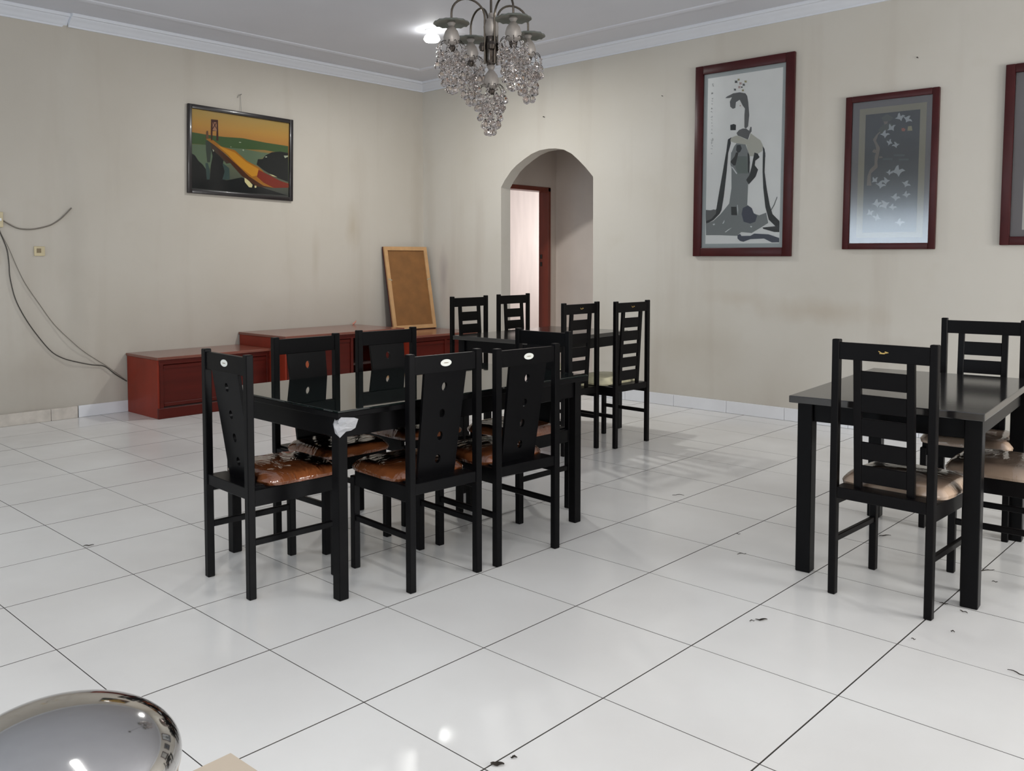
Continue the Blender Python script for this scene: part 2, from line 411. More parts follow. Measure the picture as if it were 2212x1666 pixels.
# left wall; the stretch left of the picture steps back a little with a rounded edge
bm = BM()
prof = [(0, .15), (0, -3.93), (-.004, -3.99), (-.014, -4.05), (-.026, -4.11), (-.034, -4.18), (-.036, -4.3), (-.036, BY-.15), (-.2, BY-.15), (-.2, .15)]
lo = [bm.verts.new((p[0], p[1], -.1)) for p in prof]; hi = [bm.verts.new((p[0], p[1], HT+.02)) for p in prof]
for i in range(len(prof)): bm.faces.new((lo[i], lo[(i+1) % len(prof)], hi[(i+1) % len(prof)], hi[i]))
bm.faces.new(lo); bm.faces.new(hi)
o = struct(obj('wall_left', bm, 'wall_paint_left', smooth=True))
# walls behind the camera with window openings
def rect(a, b_, c, d): return [(a, c), (b_, c), (b_, d), (a, d)]
W1 = [(.45, 3.05, .95, 2.25), (4.6, 6.4, .95, 2.25)]
bm = plate(rect(-.15, RX+.15, -.1, HT+.02), [rect(*q) for q in W1], .15, lambda u, v, t: (u, BY-t, v)); struct(obj('wall_back', bm, 'wall_paint'))
W2 = [(-8.6, -5.4, .25, 2.5), (-3.6, -1.4, .95, 2.3)]
bm = plate(rect(BY-.15, .15, -.1, HT+.02), [rect(*q) for q in W2], .15, lambda u, v, t: (RX+t, u, v)); struct(obj('wall_side', bm, 'wall_paint'))
k = 0
for (a, b_, c, d), ax in [(q, 0) for q in W1]+[(q, 1) for q in W2]:
    k += 1; bm = BM()
    n = 3 if b_-a > 2.3 else 2
    def P(u, v, t): return (u, BY-.05-t, v) if ax == 0 else (RX+.05+t, u, v)
    def S(su, sv, st): return (su, st, sv) if ax == 0 else (st, su, sv)
    for i in range(n+1): box(bm, P(a+(b_-a)*i/n, (c+d)/2, 0), S(.05, d-c, .04))
    for zz in (c, d, c+(d-c)*.72): box(bm, P((a+b_)/2, zz, 0), S(b_-a, .05, .04))
    wo = struct(obj('window_%d' % k, bm, 'window_frame'))

# skirting
sk = struct(bpy.data.objects.new('baseboard_right', None)); C.objects.link(sk)
xs = [0.0, .22, .755, 1.245]
for a, b_ in zip(xs[:-1], xs[1:]):
    bm = BM(); box(bm, ((a+b_)/2, -.006, .054), (b_-a-.003, .012, .106), bev=.002); obj('skirting_tile', bm, 'skirting_tile', sk)
xs = [2.492, 2.885]+[3.424+.5335*i for i in range(15)]
for a, b_ in zip(xs[:-1], xs[1:]):
    bm = BM(); box(bm, ((a+b_)/2, -.006, .054), (b_-a-.003, .012, .106), bev=.002); obj('skirting_tile', bm, 'skirting_tile', sk)
sl = struct(bpy.data.objects.new('baseboard_left', None)); C.objects.link(sl)
ys = [0.0, -.5, -1.02, -1.54, -2.06, -2.58, -3.10, -3.54, -4.058]
for a, b_ in zip(ys[:-1], ys[1:]):
    bm = BM(); box(bm, (.006, (a+b_)/2, .052), (.012, a-b_-.003, .102), bev=.002); obj('skirting_tile', bm, 'skirting_tile', sl)
ys = [-4.062, -4.285, -4.70, -5.2, -5.72, -6.24]
for a, b_ in zip(ys[:-1], ys[1:]):
    bm = BM(); box(bm, (-.010, (a+b_)/2, .050), (.034, a-b_-.003, .100), bev=.003)
    q = obj('skirting_tile', bm, 'skirting_painted', sl); q['label'] = 'skirting tile with cream wall paint slopped over it'

# cornices
def sweep(bm, prof, p0, p1, out):
    """profile (away from wall, down from ceiling) swept from p0 to p1; out = unit vector away from the wall"""
    rings = []
    for p in (p0, p1):
        rings.append([bm.verts.new((p[0]+out[0]*a, p[1]+out[1]*a, HT-d)) for a, d in prof])
    n = len(prof)
    for i in range(n): bm.faces.new((rings[0][i], rings[0][(i+1) % n], rings[1][(i+1) % n], rings[1][i]))
    bm.faces.new(rings[0]); bm.faces.new(rings[1][::-1])
CP = [(0, 0), (0, .100), (.012, .100), (.014, .086), (.022, .082), (.034, .066), (.052, .048), (.074, .036), (.080, .026), (.098, .024), (.104, .012), (.104, 0)]
bm = BM(); sweep(bm, CP, (0, 0), (RX, 0), (0, -1)); struct(obj('trim_1', bm, 'cornice_plaster', smooth=True))
bm = BM(); sweep(bm, CP, (0, 0), (0, -4.06), (1, 0)); sweep(bm, CP, (-.036, -4.061), (-.036, BY), (1, 0)); struct(obj('trim_2', bm, 'cornice_plaster', smooth=True))
MP = [(.50, 0), (.50, .008), (.515, .014), (.535, .016), (.555, .014), (.575, .008), (.58, 0)]
bm = BM(); sweep(bm, MP, (0, -.5), (0, BY), (1, 0)); sweep(bm, MP, (.5, 0), (RX, 0), (0, -1)); struct(obj('trim_3', bm, 'ceiling_paint', smooth=True))

# corridor behind the arch and the bright room beyond its doorway
bm = BM(); box(bm, (2.45, 1.335, 1.6), (3.1, .15, 3.4)); struct(obj('wall_corridor', bm, 'corridor_paint'))
bm = plate([(.15, -.1), (.27, -.1), (.27, 2.225), (1.146, 2.225), (1.146, -.1), (1.26, -.1), (1.26, 3.3), (.15, 3.3)], [], .13, lambda u, v, t: (1.0-t, u, v))
struct(obj('wall_passage', bm, 'corridor_paint'))
bm = BM(); box(bm, (3.95, .75, 1.6), (.1, 1.2, 3.4)); struct(obj('wall_corridor_end', bm, 'corridor_paint'))
bm = BM(); box(bm, (1.2, 2.3, 3.32), (5.7, 4.3, .08)); struct(obj('ceiling_corridor', bm, 'ceiling_paint'))
bm = BM(); box(bm, (1.2, 2.3, -.06), (5.7, 4.3, .10)); box(bm, (1.85, .055, -.05), (1.3, .2, .098)); fc = struct(obj('floor_corridor', bm, 'floor_tile'))
bm = BM(); box(bm, (-1.25, 2.3, 1.6), (.1, 4.3, 3.4)); struct(obj('wall_far', bm, 'pink_white_paint'))
bm = plate(rect(-1.3, 1.0, -.1, 3.3), [rect(-.9, .5, .8, 2.6)], .1, lambda u, v, t: (u, 4.3+t, v)); struct(obj('wall_far_end', bm, 'pink_white_paint'))
bm = BM(); box(bm, (.93, 2.85, 1.6), (.12, 3.0, 3.4)); struct(obj('wall_far_side', bm, 'pink_white_paint'))
# door frame
dr = struct(bpy.data.objects.new('door_1', None)); C.objects.link(dr)
bm = BM(); box(bm, (.935, 1.124, 1.11), (.15, .045, 2.22), bev=.003); obj('jamb', bm, 'door_frame_wood', dr)
bm = BM(); box(bm, (.935, .292, 1.11), (.15, .045, 2.22), bev=.003); obj('jamb', bm, 'door_frame_wood', dr)
bm = BM(); box(bm, (.935, .708, 2.2), (.15, .877, .05), bev=.003); obj('lintel', bm, 'door_frame_wood', dr)
bm = BM()
for z in (1.40, 1.31): box(bm, (.90, 1.098, z), (.03, .008, .05), bev=.002)
obj('strike_plate', bm, 'lock_metal', dr)

# ---------------------------------------------------------------- chairs (local frame: rear legs at y=0, seat towards +y)
def cushion(bm, cx, cy, sx, sy, z0, h, dome, n=14, rad=.03, wob=0.0, seed=1, puff=0.0):
    """soft rounded seat pad"""
    rs = random.Random(seed)
    def sq(t): return math.copysign(abs(math.sin(t*PI/2))**.8, t)
    top = []; bot = []
    for i in range(n+1):
        rt = []; rb = []
        for j in range(n+1):
            u, v = -1+2*i/n, -1+2*j/n
            uu, vv = sq(u), sq(v)
            # superellipse footprint
            k = (abs(uu)**6+abs(vv)**6)**(1/6) if (uu or vv) else 1
            e = max(abs(uu), abs(vv)); f = e/k if k > 0 else 1
            x, y = cx+uu*f*(sx/2+puff), cy+vv*f*(sy/2+puff)
            edge = 1-e
            roundz = 1-(max(0, 1-edge/.22))**2.2
            z = z0+h*(.25+.75*roundz)+dome*(1-uu*uu)*(1-vv*vv)+puff+wob*rs.uniform(-1, 1)*(.4+.6*roundz)
            rt.append(bm.verts.new((x+wob*rs.uniform(-1, 1), y+wob*rs.uniform(-1, 1), z)))
            rb.append(bm.verts.new((cx+uu*f*(sx/2-.006+puff), cy+vv*f*(sy/2-.006+puff), z0)) if False else None)
        top.append(rt)
    for i in range(n):
        for j in range(n): bm.faces.new((top[i][j], top[i+1][j], top[i+1][j+1], top[i][j+1]))
    ring = [top[i][0] for i in range(n+1)]+[top[n][j] for j in range(1, n+1)]+[top[i][n] for i in range(n-1, -1, -1)]+[top[0][j] for j in range(n-1, 0, -1)]
    low = [bm.verts.new((cx+(v.co.x-cx)*.985, cy+(v.co.y-cy)*.985, z0)) for v in ring]
    m_ = len(ring)
    for i in range(m_): bm.faces.new((ring[i], ring[(i+1) % m_], low[(i+1) % m_], low[i]))
    bm.faces.new(low)

def common_frame(t, W, D, H, s, wood, seat_w):
    for sx in (-1, 1):
        bm = BM(); box(bm, (sx*W/2, 0, H/2), (s, s, H), bev=.003); obj('leg', bm, wood, t)
        bm = BM(); box(bm, (sx*W/2, D, .205), (s, s, .41), bev=.003); obj('leg', bm, wood, t)
        bm = BM(); box(bm, (sx*W/2, D/2, .225), (.018, D-s+.004, .026), bev=.003); obj('stretcher', bm, wood, t)
    bm = BM()
    box(bm, (0, D, .403), (W-s+.004, .02, .062), bev=.002); box(bm, (0, .032, .421), (W-s+.004, .084, .046), bev=.002)
    for sx in (-1, 1): box(bm, (sx*W/2, D/2, .402), (.022, D-s+.004, .066), bev=.002)
    box(bm, (0, D/2+.005, .432), (W+.012, D-.03, .010), bev=.002)
    obj('seat_frame', bm, wood, t)

def splat_chair(label, seed=0):
    W, D, H, s = .36, .40, .972, .032
    t = thing('dining_chair', label, 'chair')
    common_frame(t, W, D, H, s, 'black_lacquer', .42)
    bm = BM(); box(bm, (0, 0, .924), (W-s+.006, .020, .074), bev=.002); obj('top_rail', bm, 'black_lacquer', t)
    z0, z1 = .444, .890; y0, y1 = .064, -.003
    def pl(u, v, q):
        k = (v-z0)/(z1-z0); return (u, y0+(y1-y0)*k+q-.007, v)
    out = [(-.100, z0), (.100, z0), (.106, .70), (.112, z1), (-.112, z1), (-.106, .70)]
    holes = [ellipse(0, z, .0145, .019) for z in (.826, .712, .615, .515)]
    bm = plate(out, holes, .014, pl); obj('splat', bm, 'black_lacquer', t)
    bm = plate(ellipse(0, .926, .029, .0145, 20), [], .0012, lambda u, v, q: (u, -.0102-q, v)); st = obj('badge', bm, 'sticker', t); st['label'] = 'white oval badge'
    bm = plate(ellipse(0, .926, .014, .0016, 10), [], .0006, lambda u, v, q: (u, -.0114-q, v)); obj('badge_line', bm, 'socket_dark', st)
    bm = BM(); cushion(bm, 0, .256, .395, .362, .437, .042, .012); cu = obj('seat_cushion', bm, 'brown_vinyl', t, smooth=True)
    cu['label'] = 'orange-brown vinyl seat pad'
    bm = BM(); cushion(bm, 0, .256, .395, .362, .4375, .042, .013, n=22, wob=.0018, seed=seed+5, puff=.003); obj('plastic_wrap', bm, 'clear_film', cu, smooth=True)
    return t

def ladder_chair(label, seat='beige_vinyl', wrap=True, seed=0):
    W, D, H, s = .375, .40, 1.042, .030
    t = thing('dining_chair', label, 'chair')
    common_frame(t, W, D, H, s, 'black_ladder', .42)
    bm = BM(); box(bm, (0, 0, .996), (W-s+.006, .020, .068), bev=.002); obj('top_rail', bm, 'black_ladder', t)
    z0, z1 = .444, .966; y0, y1 = .030, .0
    ang = math.atan2(y0-y1, z1-z0); Rm = Matrix.Rotation(ang, 3, 'X')
    def yy(z): return y0+(y1-y0)*(z-z0)/(z1-z0)
    for sx in (-1, 1):
        bm = BM(); zc = (z0+z1)/2
        box(bm, (sx*.103, yy(zc), zc), (.030, .018, (z1-z0)*1.004), Rm, bev=.002); obj('stile', bm, 'black_ladder', t)
    for z in (.886, .791, .696, .601, .506):
        bm = BM(); box(bm, (0, yy(z), z), (.178, .012, .070), Rm, bev=.002); obj('slat', bm, 'black_ladder', t)
    # little gilt mark on the top rail: a flourish of three strokes
    bm = BM()
    for (x, z, a, l) in ((-.010, 1.000, .5, .018), (.004, .998, -.15, .022), (.013, 1.002, .25, .014), (-.004, .996, .0, .020)):
        box(bm, (x, -.0106, z), (l, .001, .0032), Matrix.Rotation(a, 3, 'Y'))
    g = obj('gilt_mark', bm, 'gold_foil', t); g['label'] = 'small gilt mark'
    bm = BM(); cushion(bm, 0, .258, .42, .372, .437, .046, .014); cu = obj('seat_cushion', bm, seat, t, smooth=True)
    cu['label'] = 'pale beige vinyl seat pad' if seat == 'beige_vinyl' else 'cream seat pad'
    if wrap:
        bm = BM(); cushion(bm, 0, .258, .42, .372, .4375, .046, .015, n=22, wob=.0012, seed=seed+15, puff=.003); obj('plastic_wrap', bm, 'smooth_film', cu, smooth=True)
    return t

def put(o, x, y, deg, sz, sw, label, group):
    o.location = (x, y, .0); o.rotation_euler = (0, 0, math.radians(deg)); o.scale = (sw, 1.0, sz)
    o['label'] = label; o['group'] = group
    return o
G1 = 'brown-seated splat-back chairs round the glossy table'
G2 = 'ladder-back chairs at the small table by the arch'
G3 = 'ladder-back chairs at the table by the framed pictures'
SC = [
 (4.528, -5.247, -3.0, 1.007, .99, 'black splat-back chair alone at the left end of the glossy table, turned side-on'),
 (5.128, -4.590, 85.8, 1.0, 1.0, 'black splat-back chair with white oval badge, left of the two with backs to us'),
 (5.171, -4.115, 85.7, .992, 1.03, 'black splat-back chair with white oval badge, right of the two with backs to us'),
 (4.078, -4.540, -90, 1.005, 1.01, 'black splat-back chair across the glossy table, the left one facing us'),
 (4.030, -3.976, -94, 1.005, 1.015, 'black splat-back chair across the glossy table, the right one facing us'),
 (4.630, -3.352, 179.7, .994, 1.0, 'black splat-back chair at the right end of the glossy table, its back lit bluish'),
]
first = splat_chair('x')
for i, (x, y, d, sz, sw, lab) in enumerate(SC):
    o = first if i == 0 else copy_tree(first)
    put(o, x, y, d, sz, sw, lab, G1)
LC2 = [
 (4.002, -2.186, 89.5, 1.015, 1.0, 'black ladder-back chair with cream seat, left of the two backing onto open floor', G2),
 (4.118, -1.727, 87.9, 1.015, 1.02, 'black ladder-back chair with cream seat, right-hand one nearest the bare floor tiles', G2),
 (2.84, -2.115, -91, 1.027, 1.0, 'black ladder-back chair against the wooden board side, far side of the small table, left one', G2),
 (2.79, -1.53, -91, 1.027, .97, 'black ladder-back chair in front of the arched doorway, far side of the small table', G2),
]
first = ladder_chair('x', 'cream_vinyl', False)
for i, (x, y, d, sz, sw, lab, g) in enumerate(LC2):
    o = first if i == 0 else copy_tree(first)
    put(o, x, y, d, sz, sw, lab, g)
LC3 = [
 (6.538, -3.602, -2.1, .992, .98, 'black ladder-back chair in the foreground with its back to us and beige seat', G3),
 (6.474, -1.990, 184.5, .998, .97, 'black ladder-back chair facing us at the far end of the right-hand table', G3),
 (7.02, -2.80, 92.0, 1.0, 1.0, 'beige-seated ladder-back chair at the right side of the right-hand table, cut by the frame', G3),
]
first = ladder_chair('x', 'beige_vinyl', True)
for i, (x, y, d, sz, sw, lab, g) in enumerate(LC3):
    o = first if i == 0 else copy_tree(first)
    put(o, x, y, d, sz, sw, lab, g)

# ---------------------------------------------------------------- tables (centre on the floor, long axis y)
def table(label, loc, deg, L, Wd, leg, tx, ty, H, top, glass, grp=None):
    t = thing('dining_table', label, 'table', loc, math.radians(deg), grp)
    for sx in (-1, 1):
        for sy in (-1, 1):
            bm = BM(); box(bm, (sx*Wd/2, sy*L/2, (H-.03)/2), (leg, leg, H-.03), bev=.003); obj('leg', bm, 'table_wood', t)
    ap = .085; zc = H-.03-ap/2
    for sx in (-1, 1):
        bm = BM(); box(bm, (sx*(Wd/2), 0, zc), (.022, L-leg, ap), bev=.002); obj('apron', bm, 'table_wood', t)
    for sy in (-1, 1):
        bm = BM(); box(bm, (0, sy*(L/2), zc), (Wd-leg, .022, ap), bev=.002); obj('apron', bm, 'table_wood', t)
    th = .030 if not glass else .022
    bm = BM(); box(bm, (0, 0, H-.03+th/2), (tx, ty, th), bev=.003, seg=2); obj('tabletop', bm, top if not glass else 'table_wood', t)
    if glass:
        bm = BM(); box(bm, (0, 0, H-.004), (tx-.004, ty-.004, .008), bev=.002, seg=2); g = obj('glass_top', bm, 'table_glass', t); g['label'] = 'dark mirror-like glass sheet'
    return t
T1 = table('long black dining table with dark reflective glass top, six chairs round it', (4.566, -4.262, 0), -1.2, 1.475, .825, .046, .93, 1.56, .765, 'table_glass', True)
T2_ = table('small black dining table standing in front of the arched doorway', (3.385, -1.850, 0), 3.0, 1.16, .62, .058, .76, 1.25, .79, 'table_satin', False)
T3 = table('black dining table with satin top at the right edge, below the framed pictures', (6.437, -2.86, 0), 4.5, 1.06, .64, .062, .735, 1.245, .772, 'table_satin', False)

# torn plastic film stuck to the near corner of the glossy table
bm = BM()
pts = [(-.012, .01, .735), (.004, .0, .745), (.035, .045, .742), (.040, .062, .735), (.030, .055, .700), (.022, .040, .690), (.016, .02, .688), (.006, -.002, .665), (-.012, -.012, .682), (-.030, -.008, .715), (-.028, .0, .735), (-.018, -.004, .73)]
rs = random.Random(2)
cv_ = bm.verts.new((.012, -.012, .712)); ring = [bm.verts.new((p[0]+.004, p[1]-.006, p[2])) for p in pts]
mid = [bm.verts.new(((p[0]+.012)/2+rs.uniform(-.004, .004)+.006, (p[1]-.012)/2-.014+rs.uniform(-.006, .004), (p[2]+.712)/2+rs.uniform(-.004, .004))) for p in pts]
for i in range(len(pts)):
    k = (i+1) % len(pts)
    bm.faces.new((ring[i], ring[k], mid[k], mid[i])); bm.faces.new((mid[i], mid[k], cv_))
bmesh.ops.solidify(bm, geom=bm.faces[:], thickness=.0012)
o = obj('plastic_scrap', bm, 'torn_film', None, (5.004, -5.036, -.004)); tag(o, 'crumpled scrap of torn clear plastic film on the near corner of the glossy table', 'plastic')

# ---------------------------------------------------------------- red cabinets along the left wall
def cabinet(label, loc, dx, dy, h, bays, toplip=.02):
    """stands with its back on x=0 of its own frame, front at +x; y from 0 to dy"""
    t = thing('low_cabinet', label, 'cabinet', loc, 0, 'red-stained low cabinets along the left wall')
    bm = BM(); box(bm, (dx/2, dy/2, h-.012), (dx+toplip, dy+toplip*.6, .024), bev=.004, seg=2); obj('top', bm, 'red_wood_top', t)
    for y in (.010, dy-.010):
        bm = BM(); box(bm, (dx/2-.004, y, (h-.024)/2), (dx-.01, .02, h-.024), bev=.002); obj('side_panel', bm, 'red_wood_side', t)
    bm = BM(); box(bm, (.01, dy/2, h/2-.01), (.012, dy-.04, h-.03)); obj('back_panel', bm, 'red_wood', t)
    bm = BM(); box(bm, (dx-.004, dy/2, .045), (.022, dy+.006, .09), bev=.003); obj('plinth', bm, 'red_wood', t)
    bm = BM(); box(bm, (dx-.014, dy/2, h-.045), (.022, dy-.03, .042), bev=.003); obj('front_rail', bm, 'red_wood', t)
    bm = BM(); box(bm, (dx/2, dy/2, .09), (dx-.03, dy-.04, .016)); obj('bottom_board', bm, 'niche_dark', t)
    n = len(bays); y0 = .02
    for i, (wd, kind) in enumerate(bays):
        y1 = y0+wd
        bm = BM(); box(bm, (dx-.012, y0+.016, h/2+.02), (.022, .032, h-.13), bev=.002); obj('stile', bm, 'red_wood', t)
        if kind in ('red', 'orange'):
            bm = BM(); zz = (.10+h-.07)/2; hh = h-.07-.10
            mt = 'red_wood' if kind == 'red' else 'orange_door'
            box(bm, (dx-.022, (y0+y1)/2+.016, zz), (.016, wd-.036, hh), bev=.002)
            d_ = obj('door', bm, mt, t)
            bm = BM()
            for yy_, zz_, ly, lz in (((y0+y1)/2+.016, .10+.018, wd-.04, .03), ((y0+y1)/2+.016, h-.07-.018, wd-.04, .03)):
                box(bm, (dx-.012, yy_, zz_), (.008, ly, lz), bev=.002)
            obj('moulding', bm, mt, d_)
        elif kind == 'niche':
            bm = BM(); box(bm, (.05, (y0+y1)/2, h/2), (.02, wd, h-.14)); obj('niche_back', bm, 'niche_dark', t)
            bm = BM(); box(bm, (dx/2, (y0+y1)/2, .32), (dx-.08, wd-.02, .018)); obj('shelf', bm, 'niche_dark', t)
        y0 = y1
    bm = BM(); box(bm, (dx-.012, dy-.034, h/2+.02), (.022, .032, h-.13), bev=.002); obj('stile', bm, 'red_wood', t)
    return t
cabinet('low red cabinet nearest the loose black cable, lowest of the three', (.014, -3.625, 0), .585, 1.125, .53, [(.55, 'red'), (.55, 'red')])
cabinet('taller red cabinet in the middle of the row with a pink scrap on top', (.014, -2.485, 0), .80, 1.45, .652, [(.40, 'orange'), (.34, 'red'), (.34, 'niche'), (.34, 'red')])
cabinet('red cabinet in the room corner carrying the leaning wooden board', (.014, -1.020, 0), .90, .985, .568, [(.47, 'red'), (.48, 'red')])
# leaning board: the back of a framed panel
bt = thing('leaning_board', 'brown hardboard panel with pale wooden frame leaning in the room corner on a cabinet', 'board', (.30, -.360, .570), 0)
BW, BH = .60, .955
bx = Vector((.10, .995, 0)).normalized(); bn = Vector((.995, -.10, 0)).normalized()
tilt = math.asin(.190/BH)
Rb = Matrix((Vector((bx.x, bx.y, 0)), Vector((-bn.x*math.sin(tilt), -bn.y*math.sin(tilt), math.cos(tilt))), Vector((bn.x*math.cos(tilt), bn.y*math.cos(tilt), math.sin(tilt))))).transposed()
bt.rotation_euler = Rb.to_euler()
bt.location = (.262, -.375, .5765)
bt.scale = (1, 1, 1)
for name, c, s, mt in (('frame_bar', (-BW/2+.022, BH/2, 0), (.044, BH, .026), 'pine_batten'), ('frame_bar', (BW/2-.022, BH/2, 0), (.044, BH, .026), 'pine_batten'),
                       ('frame_bar', (0, .022, 0), (BW-.088, .044, .026), 'pine_batten'), ('frame_bar', (0, BH-.022, 0), (BW-.088, .044, .026), 'pine_batten'),
                       ('panel', (0, BH/2, -.006), (BW-.09, BH-.09, .008), 'hardboard'), ('front_rim', (0, BH/2, -.019), (BW+.012, BH+.006, .012), 'mahogany_frame')):
    bm = BM(); box(bm, c, s, bev=.0015); obj(name, bm, mt, bt)
for sx in (-1, 1):
    bm = BM(); box(bm, (sx*(BW/2-.03), BH*.60, .014), (.05, .012, .003), Matrix.Rotation(sx*.35, 3, 'Z')); obj('wire_tab', bm, 'gold_mat', bt)
bm = BM()
tube(bm, [(0, 0, .003), (.006, .012, .012), (.012, .028, .03), (.016, .036, .045)], [.012, .010, .007, .002], 8)
tag(obj('plastic_scrap', bm, 'pink_plastic', None, (.045, -1.10, .6535), smooth=True), 'small pink scrap standing at the back edge of the middle red cabinet', 'scrap')

# ---------------------------------------------------------------- pictures
def picture(t, W, H, fw, fd, frame_mat, layers, glass='picture_glass'):
    """t: thing with origin at lower-left of the outer frame; +x along width, z up, -y towards the room"""
    for c, s in (((fw/2, -fd/2, H/2), (fw, fd, H)), ((W-fw/2, -fd/2, H/2), (fw, fd, H)), ((W/2, -fd/2, fw/2), (W-2*fw, fd, fw)), ((W/2, -fd/2, H-fw/2), (W-2*fw, fd, fw))):
        bm = BM(); box(bm, c, s, bev=.005, seg=2); obj('frame_bar', bm, frame_mat, t, smooth=True)
    bm = BM(); box(bm, (W/2, -.004, H/2), (W-fw, .006, H-fw)); obj('backing', bm, layers[0][1], t)
    for i, (name, mt, (u0, u1, v0, v1)) in enumerate(layers[1:]):
        bm = BM(); box(bm, ((u0+u1)/2*W, -.0075-.0015*i, (v0+v1)/2*H), ((u1-u0)*W, .0014, (v1-v0)*H)); obj(name, bm, mt, t)
    bm = BM(); box(bm, (W/2, -.0165, H/2), (W-fw*1.6, .002, H-fw*1.6)); obj('glass_pane', bm, glass, t)
def printed(t, name, data, W, H, y0, clipr, step=.00012):
    """flat print: every colour patch a thin polygon, one mesh with many materials"""
    bm = BM(); mats = []; u0, u1, v0, v1 = clipr
    for k, (c, pts) in enumerate(data):
        poly = pts
        for f in (lambda p: p[0]-u0, lambda p: u1-p[0], lambda p: p[1]-v0, lambda p: v1-p[1]):
            if len(poly) > 2: poly = clip(poly, f)
        if len(poly) < 3: continue
        cn = 'print_'+c
        if cn not in mats: mats.append(cn)
        vs = [bm.verts.new((p[0]*W, y0-step*k, p[1]*H)) for p in poly]
        es = []
        try:
            for i in range(len(vs)): es.append(bm.edges.new((vs[i], vs[(i+1) % len(vs)])))
            r = bmesh.ops.triangle_fill(bm, use_beauty=True, edges=es, normal=(0, -1, 0))
            for g in r['geom']:
                if isinstance(g, bmesh.types.BMFace): g.material_index = mats.index(cn)
        except Exception: pass
    for f in bm.faces:
        if f.normal.y > 0: f.normal_flip()
    return obj(name, bm, mats, t, fix=False)
